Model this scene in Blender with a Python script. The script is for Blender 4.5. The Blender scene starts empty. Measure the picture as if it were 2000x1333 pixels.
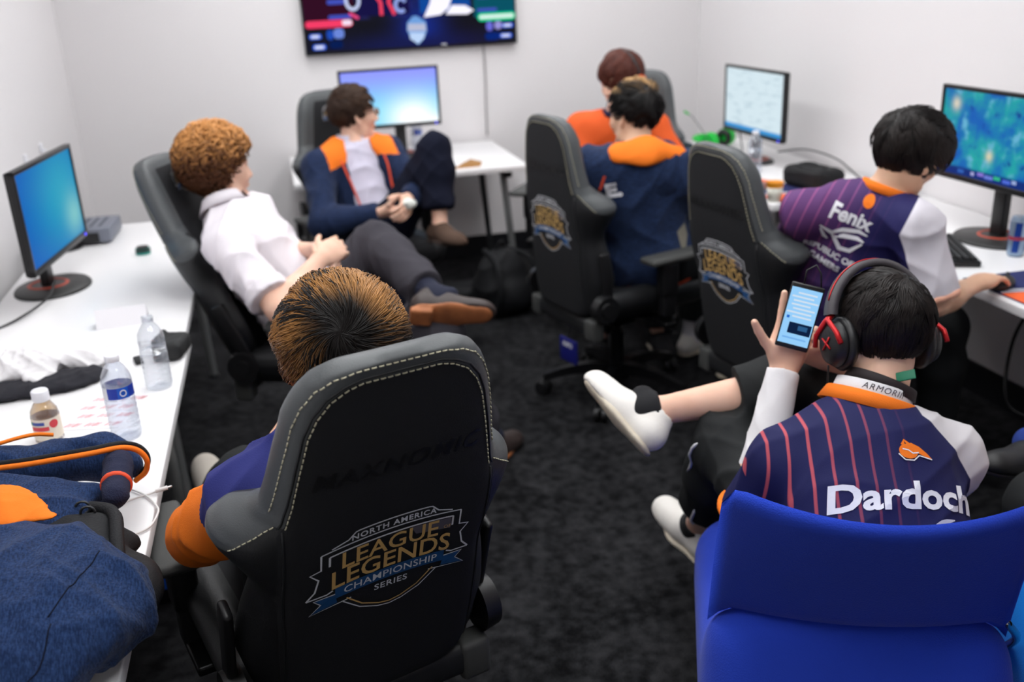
import bpy, bmesh, math, random
import numpy as np
from mathutils import Vector, Matrix

# ------------------------------------------------------------------ camera, world, exposure
S = bpy.context.scene
COL = S.collection
PITCH, YAW, ROLL = math.radians(20.76), math.radians(12.58), math.radians(-2.70)
_f = Vector((math.sin(YAW) * math.cos(PITCH), math.cos(YAW) * math.cos(PITCH), -math.sin(PITCH)))
_r0 = Vector((math.cos(YAW), -math.sin(YAW), 0))
_u0 = _r0.cross(_f)
_r = _r0 * math.cos(ROLL) + _u0 * math.sin(ROLL)
_u = _u0 * math.cos(ROLL) - _r0 * math.sin(ROLL)
cam_data = bpy.data.cameras.new('camera')
cam = bpy.data.objects.new('camera', cam_data)
COL.objects.link(cam)
cam.matrix_world = Matrix(((_r.x, _u.x, -_f.x, 0), (_r.y, _u.y, -_f.y, 0), (_r.z, _u.z, -_f.z, 1.70), (0, 0, 0, 1)))
cam_data.sensor_width = 36
cam_data.lens = 34.2
cam_data.clip_start = 0.05
cam_data.dof.use_dof = True
cam_data.dof.focus_distance = 1.66
cam_data.dof.aperture_fstop = 2.8
S.camera = cam

world = bpy.data.worlds.new('world')
S.world = world
world.use_nodes = True
world.node_tree.nodes['Background'].inputs[0].default_value = (0.8, 0.85, 0.9, 1)
world.node_tree.nodes['Background'].inputs[1].default_value = 0.15

S.view_settings.view_transform = 'Standard'
S.view_settings.look = 'None'
S.view_settings.exposure = 0.0
S.view_settings.gamma = 1.0
S.view_settings.use_curve_mapping = False
PANEL_POWER = 8.6      # emission of the ceiling light diffusers

R = math.radians
rng = np.random.default_rng(7)
random.seed(7)

# ------------------------------------------------------------------ materials
def lin(c):
    out = []
    for v in c[:3]:
        v = v / 255.0
        out.append(v / 12.92 if v <= 0.04045 else ((v + 0.055) / 1.055) ** 2.4)
    return (out[0], out[1], out[2], 1.0)

MATS = {}
def mat(name, col=(128, 128, 128), rough=0.6, metal=0.0, bump=None, mottle=None, spec=0.5, trans=0.0, ior=1.45, emit=None, alpha=1.0, sheen=0.0, coat=0.0):
    """bump=(scale,strength) noise relief; mottle=(scale,colour2,lo,hi[,stretch]) two-tone colour"""
    if name in MATS:
        return MATS[name]
    m = bpy.data.materials.new(name)
    m.use_nodes = True
    nt = m.node_tree
    b = nt.nodes['Principled BSDF']
    b.inputs['Base Color'].default_value = lin(col)
    b.inputs['Roughness'].default_value = rough
    b.inputs['Metallic'].default_value = metal
    b.inputs['Specular IOR Level'].default_value = spec
    b.inputs['Transmission Weight'].default_value = trans
    b.inputs['IOR'].default_value = ior
    b.inputs['Alpha'].default_value = alpha
    b.inputs['Sheen Weight'].default_value = sheen
    b.inputs['Coat Weight'].default_value = coat
    if emit:
        b.inputs['Emission Color'].default_value = lin(emit[0])
        b.inputs['Emission Strength'].default_value = emit[1]
    if bump or mottle:
        tc = nt.nodes.new('ShaderNodeTexCoord')
    if bump:
        n = nt.nodes.new('ShaderNodeTexNoise')
        n.inputs['Scale'].default_value = bump[0]
        n.inputs['Detail'].default_value = 3
        nt.links.new(tc.outputs['Object'], n.inputs['Vector'])
        bp = nt.nodes.new('ShaderNodeBump')
        bp.inputs['Strength'].default_value = bump[1]
        bp.inputs['Distance'].default_value = 0.01
        nt.links.new(n.outputs['Fac'], bp.inputs['Height'])
        nt.links.new(bp.outputs['Normal'], b.inputs['Normal'])
    if mottle:
        n = nt.nodes.new('ShaderNodeTexNoise')
        n.inputs['Scale'].default_value = mottle[0]
        n.inputs['Detail'].default_value = 5
        src = tc.outputs['Object']
        if len(mottle) > 4:
            mp = nt.nodes.new('ShaderNodeMapping')
            mp.inputs['Scale'].default_value = mottle[4]
            nt.links.new(src, mp.inputs['Vector'])
            src = mp.outputs['Vector']
        nt.links.new(src, n.inputs['Vector'])
        cr = nt.nodes.new('ShaderNodeValToRGB')
        cr.color_ramp.elements[0].position = mottle[2]
        cr.color_ramp.elements[1].position = mottle[3]
        cr.color_ramp.elements[0].color = lin(col)
        cr.color_ramp.elements[1].color = lin(mottle[1])
        nt.links.new(n.outputs['Fac'], cr.inputs['Fac'])
        nt.links.new(cr.outputs['Color'], b.inputs['Base Color'])
    MATS[name] = m
    return m

def emit_mat(name, col, strength):
    if name in MATS:
        return MATS[name]
    m = bpy.data.materials.new(name)
    m.use_nodes = True
    nt = m.node_tree
    nt.nodes.remove(nt.nodes['Principled BSDF'])
    e = nt.nodes.new('ShaderNodeEmission')
    e.inputs[0].default_value = lin(col)
    e.inputs[1].default_value = strength
    nt.links.new(e.outputs[0], nt.nodes['Material Output'].inputs[0])
    MATS[name] = m
    return m

class NG:
    """small node-graph helper"""
    def __init__(s, m):
        s.nt = m.node_tree
    def n(s, t, **kw):
        nd = s.nt.nodes.new(t)
        for k, v in kw.items():
            setattr(nd, k, v)
        return nd
    def l(s, a, b):
        s.nt.links.new(a, b)
    def math(s, op, a, b=None, c=None, clamp=False):
        nd = s.n('ShaderNodeMath', operation=op, use_clamp=clamp)
        for i, v in enumerate((a, b, c)):
            if v is None:
                continue
            if isinstance(v, (int, float)):
                nd.inputs[i].default_value = v
            else:
                s.l(v, nd.inputs[i])
        return nd.outputs[0]
    def step(s, x, edge, soft=0.002):
        nd = s.n('ShaderNodeMapRange')
        nd.interpolation_type = 'SMOOTHSTEP'
        s.l(x, nd.inputs[0])
        nd.inputs[1].default_value = edge - soft
        nd.inputs[2].default_value = edge + soft
        return nd.outputs[0]
    def mix(s, fac, a, b):
        nd = s.n('ShaderNodeMix', data_type='RGBA')
        if isinstance(fac, (int, float)):
            nd.inputs[0].default_value = fac
        else:
            s.l(fac, nd.inputs[0])
        for i, v in ((6, a), (7, b)):
            if isinstance(v, tuple):
                nd.inputs[i].default_value = lin(v)
            else:
                s.l(v, nd.inputs[i])
        return nd.outputs[2]
    def attr(s, name):
        nd = s.n('ShaderNodeAttribute', attribute_name=name)
        sp = s.n('ShaderNodeSeparateXYZ')
        s.l(nd.outputs['Vector'], sp.inputs[0])
        return sp.outputs[0], sp.outputs[1], sp.outputs[2], nd

# ------------------------------------------------------------------ object helpers
def tag(o, label=None, cat=None, group=None, kind=None):
    if label: o['label'] = label
    if cat: o['category'] = cat
    if group: o['group'] = group
    if kind: o['kind'] = kind
    return o

def link(name, data, parent=None):
    o = bpy.data.objects.new(name, data)
    COL.objects.link(o)
    if parent is not None:
        o.parent = parent
    return o

def empty(name, loc=(0, 0, 0), rz=0.0):
    o = link(name, None)
    o.empty_display_size = 0.05
    o.location = loc
    o.rotation_euler = (0, 0, rz)
    return o

def set_mats(me, mats):
    if mats is None:
        return
    if not isinstance(mats, (list, tuple)):
        mats = [mats]
    for m in mats:
        me.materials.append(m)

def mesh_np(name, v, f, mats=None, smooth=True, mi=None, attrs=None):
    me = bpy.data.meshes.new(name)
    v = np.asarray(v, dtype=np.float32)
    f = np.asarray(f, dtype=np.int32)
    n = f.shape[1]
    me.vertices.add(len(v))
    me.vertices.foreach_set('co', v.ravel())
    me.loops.add(f.size)
    me.loops.foreach_set('vertex_index', f.ravel())
    me.polygons.add(len(f))
    me.polygons.foreach_set('loop_start', np.arange(0, f.size, n, dtype=np.int32))
    me.polygons.foreach_set('loop_total', np.full(len(f), n, dtype=np.int32))
    if smooth:
        me.polygons.foreach_set('use_smooth', np.ones(len(f), dtype=bool))
    set_mats(me, mats)
    if mi is not None:
        me.polygons.foreach_set('material_index', np.asarray(mi, dtype=np.int32))
    if attrs:
        for k, a in attrs.items():
            at = me.attributes.new(k, 'FLOAT_VECTOR', 'POINT')
            at.data.foreach_set('vector', np.asarray(a, dtype=np.float32).ravel())
    me.update(calc_edges=True)
    me.validate()
    return me

class MB:
    """collects boxes, bars, tubes, lathes into one mesh"""
    def __init__(s):
        s.v, s.f, s.mi, s.sm = [], [], [], []
        s.cur = 0
    def add(s, vs, fs, smooth=False):
        o = len(s.v)
        s.v += [tuple(p) for p in vs]
        for f in fs:
            s.f.append(tuple(i + o for i in f))
            s.mi.append(s.cur)
            s.sm.append(smooth)
        return s
    def box(s, c, size, M=None, bev=0.0):
        hx, hy, hz = size[0] / 2, size[1] / 2, size[2] / 2
        c = Vector(c)
        if bev <= 0:
            vs = [Vector((x, y, z)) for x in (-hx, hx) for y in (-hy, hy) for z in (-hz, hz)]
            fs = [(0, 1, 3, 2), (4, 6, 7, 5), (0, 4, 5, 1), (2, 3, 7, 6), (0, 2, 6, 4), (1, 5, 7, 3)]
            sm = False
        else:
            bm = bmesh.new()
            bmesh.ops.create_cube(bm, size=1)
            for v in bm.verts:
                v.co = Vector((v.co.x * 2 * hx, v.co.y * 2 * hy, v.co.z * 2 * hz))
            bmesh.ops.bevel(bm, geom=bm.edges[:], offset=min(bev, hx * .98, hy * .98, hz * .98), segments=3, profile=0.5, affect='EDGES')
            bm.verts.index_update()
            vs = [v.co.copy() for v in bm.verts]
            fs = [tuple(v.index for v in f.verts) for f in bm.faces]
            bm.free()
            sm = True
        if M is not None:
            vs = [M @ v for v in vs]
        return s.add([v + c for v in vs], fs, sm)
    def cyl(s, a, b, r0, r1=None, n=16, cap=True, smooth=True):
        r1 = r0 if r1 is None else r1
        a, b = Vector(a), Vector(b)
        d = (b - a).normalized()
        u = d.orthogonal().normalized()
        w = d.cross(u)
        vs = []
        for p, r in ((a, r0), (b, r1)):
            for i in range(n):
                t = 2 * math.pi * i / n
                vs.append(p + (u * math.cos(t) + w * math.sin(t)) * r)
        s.add(vs, [(i, (i + 1) % n, n + (i + 1) % n, n + i) for i in range(n)], smooth)
        if cap:
            s.add(vs, [tuple(range(n - 1, -1, -1)), tuple(range(n, 2 * n))], False)
        return s
    def tube(s, pts, r, n=8, cap=True):
        pts = [Vector(p) for p in pts]
        rs = r if isinstance(r, (list, tuple)) else [r] * len(pts)
        u = None
        vs = []
        for i, p in enumerate(pts):
            d = (pts[min(i + 1, len(pts) - 1)] - pts[max(i - 1, 0)]).normalized()
            u = d.orthogonal().normalized() if u is None else (u - d * u.dot(d)).normalized()
            w = d.cross(u)
            for k in range(n):
                t = 2 * math.pi * k / n
                vs.append(p + (u * math.cos(t) + w * math.sin(t)) * rs[i])
        fs = [(i * n + k, i * n + (k + 1) % n, (i + 1) * n + (k + 1) % n, (i + 1) * n + k) for i in range(len(pts) - 1) for k in range(n)]
        if cap:
            fs += [tuple(range(n - 1, -1, -1)), tuple(range((len(pts) - 1) * n, len(pts) * n))]
        return s.add(vs, fs, True)
    def lathe(s, prof, c=(0, 0, 0), n=24, M=None):
        c = Vector(c)
        vs = []
        for r, z in prof:
            for k in range(n):
                t = 2 * math.pi * k / n
                p = Vector((r * math.cos(t), r * math.sin(t), z))
                vs.append((M @ p if M is not None else p) + c)
        fs = [(i * n + k, i * n + (k + 1) % n, (i + 1) * n + (k + 1) % n, (i + 1) * n + k) for i in range(len(prof) - 1) for k in range(n)]
        return s.add(vs, fs, True)
    def poly(s, pts, thick=0.0, nrm=(0, 0, 1)):
        """flat polygon, optionally extruded along nrm"""
        pts = [Vector(p) for p in pts]
        n = len(pts)
        if thick == 0:
            return s.add(pts, [tuple(range(n))])
        q = [p + Vector(nrm) * thick for p in pts]
        return s.add(pts + q, [tuple(range(n - 1, -1, -1)), tuple(range(n, 2 * n))] + [(i, (i + 1) % n, n + (i + 1) % n, n + i) for i in range(n)])
    def mesh(s, name, mats):
        me = bpy.data.meshes.new(name)
        me.from_pydata(s.v, [], s.f)
        set_mats(me, mats)
        me.polygons.foreach_set('material_index', s.mi)
        me.polygons.foreach_set('use_smooth', s.sm)
        me.update()
        return me
    def build(s, name, mats, parent=None):
        return link(name, s.mesh(name, mats), parent)

def curve_pts(pts, n=8):
    """Catmull-Rom through points"""
    P = [Vector(p) for p in pts]
    P = [P[0] * 2 - P[1]] + P + [P[-1] * 2 - P[-2]]
    out = []
    for i in range(1, len(P) - 2):
        for k in range(n):
            t = k / n
            a, b, c, d = P[i - 1], P[i], P[i + 1], P[i + 2]
            out.append(0.5 * ((2 * b) + (c - a) * t + (2 * a - 5 * b + 4 * c - d) * t * t + (3 * b - a - 3 * c + d) * t ** 3))
    out.append(P[-2])
    return out

_tcache = {}
def text_verts(s, size=1.0, bold=0.0, shear=0.0, space=1.0):
    """triangulated outline of a word in the default font, centred: (verts Nx3, tris)"""
    key = (s, size, bold, shear, space)
    if key in _tcache:
        return _tcache[key]
    cu = bpy.data.curves.new('t', 'FONT')
    cu.body = s
    cu.size = size
    cu.align_x = 'CENTER'
    cu.align_y = 'CENTER'
    cu.offset = bold
    cu.shear = shear
    cu.space_character = space
    cu.resolution_u = 3
    ob = bpy.data.objects.new('t', cu)
    COL.objects.link(ob)
    dg = bpy.context.evaluated_depsgraph_get()
    dg.update()
    me = ob.evaluated_get(dg).to_mesh()
    bm = bmesh.new()
    bm.from_mesh(me)
    bmesh.ops.triangulate(bm, faces=bm.faces[:])
    for _ in range(2):
        lim = size * 0.22
        es = [e for e in bm.edges if e.calc_length() > lim]
        if es:
            bmesh.ops.subdivide_edges(bm, edges=es, cuts=1)
            bmesh.ops.triangulate(bm, faces=bm.faces[:])
    bm.verts.index_update()
    v = np.array([tuple(x.co) for x in bm.verts]) if len(bm.verts) else np.zeros((0, 3))
    f = [tuple(x.index for x in fc.verts) for fc in bm.faces]
    bm.free()
    ob.evaluated_get(dg).to_mesh_clear()
    bpy.data.objects.remove(ob)
    bpy.data.curves.remove(cu)
    _tcache[key] = (v, f)
    return v, f

# ------------------------------------------------------------------ signed-distance modelling (smooth organic shapes)
def V3(p):
    return np.array(p, dtype=np.float64)

def unit(v):
    v = V3(v)
    return v / (np.linalg.norm(v) + 1e-12)

class SDF:
    def __init__(s):
        s.p = []
    def cap(s, a, b, r1, r2=None, k=0.02, fl=None, op='+'):
        a, b = V3(a), V3(b)
        r2 = r1 if r2 is None else r2
        lo = np.minimum(a - r1, b - r2)
        hi = np.maximum(a + r1, b + r2)
        def d(P):
            if fl is not None:
                n, sc = unit(fl[0]), fl[1]
                P = P + n * (((P - a) @ n) * (1 / sc - 1))[..., None]
                bb = b + n * (((b - a) @ n) * (1 / sc - 1))
            else:
                bb = b
            ba = bb - a
            h = np.clip(((P - a) @ ba) / (ba @ ba + 1e-12), 0, 1)
            r = np.linalg.norm(P - a - h[..., None] * ba, axis=-1) - (r1 + (r2 - r1) * h)
            return r if fl is None else r * min(1, fl[1] ** .5)
        s.p.append((d, lo, hi, k, op))
        return s
    def ell(s, c, r, M=None, k=0.02, op='+'):
        c, r = V3(c), V3(r)
        M = np.eye(3) if M is None else np.asarray(M)
        ext = np.abs(M.T * r).sum(axis=1)
        ext = np.minimum(ext, r.max())
        def d(P):
            q = ((P - c) @ M.T) / r
            k0 = np.linalg.norm(q, axis=-1)
            k1 = np.linalg.norm(q / r, axis=-1) + 1e-9
            return k0 * (k0 - 1) / k1
        s.p.append((d, c - ext, c + ext, k, op))
        return s
    def box(s, c, half, M=None, rnd=0.01, k=0.01, op='+'):
        c, half = V3(c), V3(half) - rnd
        M = np.eye(3) if M is None else np.asarray(M)
        ext = np.abs(M.T * (half + rnd)).sum(axis=1)
        def d(P):
            q = np.abs((P - c) @ M.T) - half
            return np.linalg.norm(np.maximum(q, 0), axis=-1) + np.minimum(q.max(axis=-1), 0) - rnd
        s.p.append((d, c - ext, c + ext, k, op))
        return s
    def fn(s, f, lo, hi, k=0.01, op='+'):
        s.p.append((f, V3(lo), V3(hi), k, op))
        return s
    def grid(s, h):
        pos = [q for q in s.p if q[4] == '+']
        lo = np.min([q[1] for q in pos], axis=0) - 3 * h - 0.01
        hi = np.max([q[2] for q in pos], axis=0) + 3 * h + 0.01
        n = np.ceil((hi - lo) / h).astype(int) + 1
        D = np.full(n, 0.5, dtype=np.float32)
        ax = [lo[i] + h * np.arange(n[i]) for i in range(3)]
        for d, a, b, k, op in s.p:
            m = k + 3 * h
            i0 = np.maximum(np.floor((a - m - lo) / h).astype(int), 0)
            i1 = np.minimum(np.ceil((b + m - lo) / h).astype(int) + 1, n)
            if (i1 <= i0).any():
                continue
            P = np.stack(np.meshgrid(*[ax[i][i0[i]:i1[i]] for i in range(3)], indexing='ij'), axis=-1)
            e = d(P).astype(np.float32)
            sl = tuple(slice(i0[i], i1[i]) for i in range(3))
            c = D[sl]
            if op == '-':
                e = -e
                hh = np.maximum(k - np.abs(c - e), 0) / max(k, 1e-6)
                D[sl] = np.maximum(c, e) + hh * hh * k * .25
            elif op == '&':
                hh = np.maximum(k - np.abs(c - e), 0) / max(k, 1e-6)
                D[sl] = np.maximum(c, e) + hh * hh * k * .25
            else:
                hh = np.maximum(k - np.abs(c - e), 0) / max(k, 1e-6)
                D[sl] = np.minimum(c, e) - hh * hh * k * .25
        return D, lo
    def mesh(s, h):
        D, lo = s.grid(h)
        return nets(D, lo, h)

def nets(D, lo, h):
    sg = D < 0
    c8 = sum(sg[i:D.shape[0] - 1 + i, j:D.shape[1] - 1 + j, k:D.shape[2] - 1 + k].astype(np.int8) for i in (0, 1) for j in (0, 1) for k in (0, 1))
    act = (c8 > 0) & (c8 < 8)
    I = np.argwhere(act)
    idx = np.full(act.shape, -1, dtype=np.int32)
    idx[act] = np.arange(len(I))
    cs = [(i, j, k) for i in (0, 1) for j in (0, 1) for k in (0, 1)]
    val = {c: D[I[:, 0] + c[0], I[:, 1] + c[1], I[:, 2] + c[2]] for c in cs}
    acc = np.zeros((len(I), 3))
    cnt = np.zeros(len(I))
    for c in cs:
        for a in range(3):
            if c[a] == 0:
                e = list(c)
                e[a] = 1
                e = tuple(e)
                u, w = val[c], val[e]
                m = (u < 0) != (w < 0)
                t = np.where(m, u / np.where(m, u - w, 1), 0)
                p = np.tile(np.array(c, float), (len(I), 1))
                p[:, a] += t
                acc += p * m[:, None]
                cnt += m
    v = lo + (I + acc / cnt[:, None]) * h
    quads = []
    for a in range(3):
        b, c = (a + 1) % 3, (a + 2) % 3
        s0 = [slice(1, -1)] * 3
        s0[a] = slice(0, -1)
        s1 = list(s0)
        s1[a] = slice(1, None)
        A, B = sg[tuple(s0)], sg[tuple(s1)]
        ch = np.argwhere(A != B)
        if not len(ch):
            continue
        o = ch.copy()
        o[:, b] += 1
        o[:, c] += 1
        def g(db, dc):
            q = o.copy()
            q[:, b] -= db
            q[:, c] -= dc
            return idx[q[:, 0], q[:, 1], q[:, 2]]
        q = np.stack([g(1, 1), g(0, 1), g(0, 0), g(1, 0)], axis=1)
        ins = A[ch[:, 0], ch[:, 1], ch[:, 2]]
        q[~ins] = q[~ins][:, ::-1]
        quads.append(q)
    return v, np.concatenate(quads)

def normals(v, f):
    n = np.zeros_like(v)
    a = np.cross(v[f[:, 2]] - v[f[:, 0]], v[f[:, 3 if f.shape[1] > 3 else 1]] - v[f[:, 1 if f.shape[1] > 3 else 0]])
    if f.shape[1] == 3:
        a = np.cross(v[f[:, 1]] - v[f[:, 0]], v[f[:, 2]] - v[f[:, 0]])
    for k in range(f.shape[1]):
        np.add.at(n, f[:, k], a)
    return n / (np.linalg.norm(n, axis=1)[:, None] + 1e-12)

def relax(v, f, it=2, w=0.5):
    for _ in range(it):
        acc = np.zeros_like(v)
        c = np.zeros(len(v))
        for k in range(4):
            a, b = f[:, k], f[:, (k + 1) % 4]
            np.add.at(acc, a, v[b]); np.add.at(c, a, 1)
            np.add.at(acc, b, v[a]); np.add.at(c, b, 1)
        v = v * (1 - w) + w * acc / np.maximum(c, 1)[:, None]
    return v

def wrinkle(v, f, amp, freq, seed=0, stretch=(1, 1, 1)):
    """cloth folds: sharp-ridged warped waves pushed along the normals"""
    g = np.random.default_rng(seed)
    n = normals(v, f)
    p = v * np.asarray(stretch)
    t = np.zeros(len(v))
    for i in range(5):
        k = unit(g.normal(size=3)) * freq * g.uniform(.6, 1.7)
        k2 = unit(g.normal(size=3)) * freq * .8
        k3 = unit(g.normal(size=3)) * freq * .35
        m = .5 + .5 * np.sin(p @ k3 + g.uniform(0, 6))
        t += m * (1 - np.abs(np.sin(p @ k + 1.6 * np.sin(p @ k2 + g.uniform(0, 6)) + g.uniform(0, 6)))) ** 2
    return v + n * (amp * (t / 2.5 - .35))[:, None]

# ------------------------------------------------------------------ the room
XL, XR, YB, YF, ZC = -1.12, 2.645, 6.0, -1.7, 2.75
m_wall = mat('white wall paint', (226, 223, 224), 0.75, bump=(220, 0.03))
m_ceil = mat('ceiling tile white', (232, 232, 230), 0.9, bump=(90, 0.1))
m_base = mat('black rubber baseboard', (14, 15, 20), 0.5)

def carpet_material():
    m = mat('charcoal carpet', (26, 27, 29), 0.95, spec=0.1)
    g = NG(m)
    b = m.node_tree.nodes['Principled BSDF']
    tc = g.n('ShaderNodeTexCoord')
    big = g.n('ShaderNodeTexNoise'); big.inputs['Scale'].default_value = 3.2; big.inputs['Detail'].default_value = 8; big.inputs['Roughness'].default_value = .7
    fine = g.n('ShaderNodeTexNoise'); fine.inputs['Scale'].default_value = 260; fine.inputs['Detail'].default_value = 2
    mid = g.n('ShaderNodeTexNoise'); mid.inputs['Scale'].default_value = 26; mid.inputs['Detail'].default_value = 4
    for n in (big, fine, mid):
        g.l(tc.outputs['Object'], n.inputs['Vector'])
    t = g.math('ADD', g.math('MULTIPLY', big.outputs['Fac'], .55), g.math('MULTIPLY', mid.outputs['Fac'], .45))
    t = g.math('ADD', t, g.math('MULTIPLY', g.math('SUBTRACT', fine.outputs['Fac'], .5), .35))
    cr = g.n('ShaderNodeValToRGB')
    cr.color_ramp.elements[0].position = .38; cr.color_ramp.elements[0].color = lin((9, 9, 11))
    cr.color_ramp.elements[1].position = .66; cr.color_ramp.elements[1].color = lin((48, 48, 50))
    g.l(t, cr.inputs['Fac'])
    g.l(cr.outputs['Color'], b.inputs['Base Color'])
    bp = g.n('ShaderNodeBump'); bp.inputs['Strength'].default_value = .6; bp.inputs['Distance'].default_value = .004
    g.l(fine.outputs['Fac'], bp.inputs['Height'])
    g.l(bp.outputs['Normal'], b.inputs['Normal'])
    return m

def struct(name, c, size, m, label=None):
    o = MB().box((0, 0, 0), size).build(name, m)
    o.location = c
    tag(o, kind='structure')
    return o
W, Dp = XR - XL, YB - YF
cx, cyy = (XL + XR) / 2, (YB + YF) / 2
struct('floor', (cx, cyy, -.05), (W + .2, Dp + .2, .1), carpet_material())
struct('ceiling', (cx, cyy, ZC + .05), (W + .2, Dp + .2, .1), m_ceil)
struct('wall_back', (cx, YB + .05, ZC / 2), (W, .1, ZC), m_wall)
struct('wall_front', (cx, YF - .05, ZC / 2), (W, .1, ZC), m_wall)
struct('wall_left', (XL - .05, cyy, ZC / 2), (.1, Dp, ZC), m_wall)
struct('wall_right', (XR + .05, cyy, ZC / 2), (.1, Dp, ZC), m_wall)
struct('baseboard_back', (cx, YB - .006, .0625), (W - .03, .012, .125), m_base)
struct('baseboard_left', (XL + .006, cyy, .0625), (.012, Dp, .125), m_base)
struct('baseboard_right', (XR - .006, cyy, .0625), (.012, Dp, .125), m_base)

m_lampframe = mat('white lamp frame', (225, 225, 225), .4)
m_diff = emit_mat('lamp diffuser', (251, 252, 253), PANEL_POWER)
spots = [('nearest the television', .1, 5.1), ('above the far right desk', 1.5, 5.1), ('above the curly haired man', .1, 3.75), ('above the hoodie', 1.5, 3.75), ('above the foreground chair', .1, 2.4), ('above the headset', 1.55, 2.4), ('above the heaped jacket', -.4, 1.05), ('above the blue chairs', .95, 1.05)]
for i, (w, x, y) in enumerate(spots):
    t = tag(empty('ceiling_light', (x, y, ZC - .03)), 'flat white ceiling light panel ' + w, 'light', 'ceiling light panels')
    f = MB()
    for sx in (-1, 1):
        f.box((sx * .3, 0, .012), (.03, 1.23, .036)).box((0, sx * .6, .012), (.57, .03, .036))
    f.build('frame', m_lampframe, t)
    MB().box((0, 0, .016), (.57, 1.17, .02)).build('diffuser', m_diff, t)

# ------------------------------------------------------------------ desks
m_top = mat('white desk laminate', (236, 235, 236), .32, coat=.1)
m_topedge = mat('white desk edge band', (214, 216, 214), .35)
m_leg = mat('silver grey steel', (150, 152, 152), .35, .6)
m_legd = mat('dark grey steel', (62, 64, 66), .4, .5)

def desk(name, x0, x1, y0, y1, label, zt=.73, splay=0.0, legs='post', group=None):
    cx, cy = (x0 + x1) / 2, (y0 + y1) / 2
    w, d = x1 - x0, y1 - y0
    t = tag(empty(name, (cx, cy, 0)), label, 'desk', group)
    MB().box((0, 0, zt - .0155), (w, d, .031), bev=.004).build('tabletop', m_top, t)
    hx, hy = w / 2 - .09, d / 2 - .11
    for sx in (-1, 1):
        for sy in (-1, 1):
            a = Vector((sx * (hx - .02), sy * (hy - .02), zt - .031))
            b = Vector((sx * (hx + splay * (.5 if w < d else 1)), sy * (hy + splay * (1 if w < d else .5)), 0.012))
            lg = MB().cyl(a, b, .021, .017, 16)
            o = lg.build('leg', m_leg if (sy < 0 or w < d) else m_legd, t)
            MB().cyl((b.x, b.y, 0), (b.x, b.y, .014), .024, .022, 14).build('foot', m_legd, o)
    if w < d:
        for sy in (-1, 1):
            MB().box((0, sy * hy, zt - .056), (w - .18, .05, .05), bev=.006).build('crossbar', m_legd, t)
    else:
        for sx in (-1, 1):
            MB().box((sx * hx, 0, zt - .056), (.05, d - .18, .05), bev=.006).build('crossbar', m_legd, t)
    return t

desk('desk', -1.0, -.338, 1.30, 2.865, 'white desk holding the navy jacket and water bottles', group='white desks')
desk('desk', -1.0, -.355, 2.875, 4.52, 'white desk along the left wall holding a monitor and grey box', group='white desks')
desk('desk', -1.0, -.325, -.3, 1.285, 'white desk in the bottom left corner next to the jacket', group='white desks')
desk('desk', .028, 1.262, 5.07, 5.96, 'white desk against the back wall under the television', splay=.03, group='white desks')
desk('desk', 1.985, 2.62, 3.70, 5.34, 'white desk in the far right corner with the green headset', group='white desks')
desk('desk', 2.012, 2.635, 2.02, 3.60, 'white desk on the right with the game monitor and keyboard', group='white desks')

# ------------------------------------------------------------------ gaming chairs
m_leather = mat('dark grey leatherette', (76, 79, 81), .42, bump=(420, .12), spec=.5)
m_leather2 = mat('black leatherette', (30, 31, 33), .45, bump=(420, .12), spec=.45)
m_fabric = mat('black perforated fabric', (28, 29, 32), .8, bump=(700, .15), spec=.25, sheen=.04)
m_plastic = mat('black plastic', (22, 22, 24), .42)
m_pad = mat('charcoal rubber pad', (66, 67, 66), .6, bump=(500, .1))
m_stitch = mat('cream thread', (190, 184, 158), .7)
m_metalb = mat('black painted steel', (16, 16, 18), .35, .4)
m_chrome = mat('chrome', (200, 200, 200), .15, 1.0)
m_silver = mat('silver print', (222, 224, 230), .5)
m_gold = mat('gold print', (214, 174, 108), .5)
m_blueprint = mat('blue print', (26, 78, 132), .5)
m_greyprint = mat('grey print', (92, 88, 100), .6)
m_emboss = mat('black gloss print', (18, 18, 20), .5)

WT = np.array([0, .02, .06, .14, .22, .30, .33, .37, .405, .425, .44, .462, .488, .515, .555, .62, .682, .715, .741, .757, .766, .769])
TOP = .769
WW = np.array([.17, .195, .22, .238, .226, .207, .212, .235, .257, .264, .262, .245, .212, .196, .187, .175, .162, .149, .130, .105, .075, .04])
TF = np.array([.045, .06, .08, .09, .09, .09, .09, .095, .1, .1, .1, .095, .085, .08, .078, .075, .07, .064, .056, .046, .034, .02])
def bw(t): return np.interp(t, WT, WW)
def rear_y(x, t):
    ax = np.abs(x)
    bow = .018 * np.clip((np.asarray(t) - .5) / .3, 0, 1) ** 2      # head section leans forward a little
    return .32 * np.maximum(ax - .165, 0) + bow + .006 * (ax / .2) ** 2
def section(x, t):
    """rear and front y of the back at width x, height t, with rounded edges"""
    w = bw(t)
    r = rear_y(x, t)
    th = np.interp(t, WT, TF)
    q = np.minimum(np.abs(x) / np.maximum(w, 1e-3), 1)
    bol = .045 * np.clip((q - .45) / .4, 0, 1) ** 1.5 * np.interp(t, [0, .1, .46, .52, .68, TOP], [.7, 1, 1, .25, .3, 0])
    fr = np.minimum(r, .06) + th + bol
    mid, hf = (r + fr) / 2, (fr - r) / 2
    e = np.sqrt(np.maximum(1 - q ** 7, 0.0))
    return mid - hf * e, mid + hf * e
def back_pt(x, t, off=0.0):
    return (x, float(section(x, t)[0]) - off, t)

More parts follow.
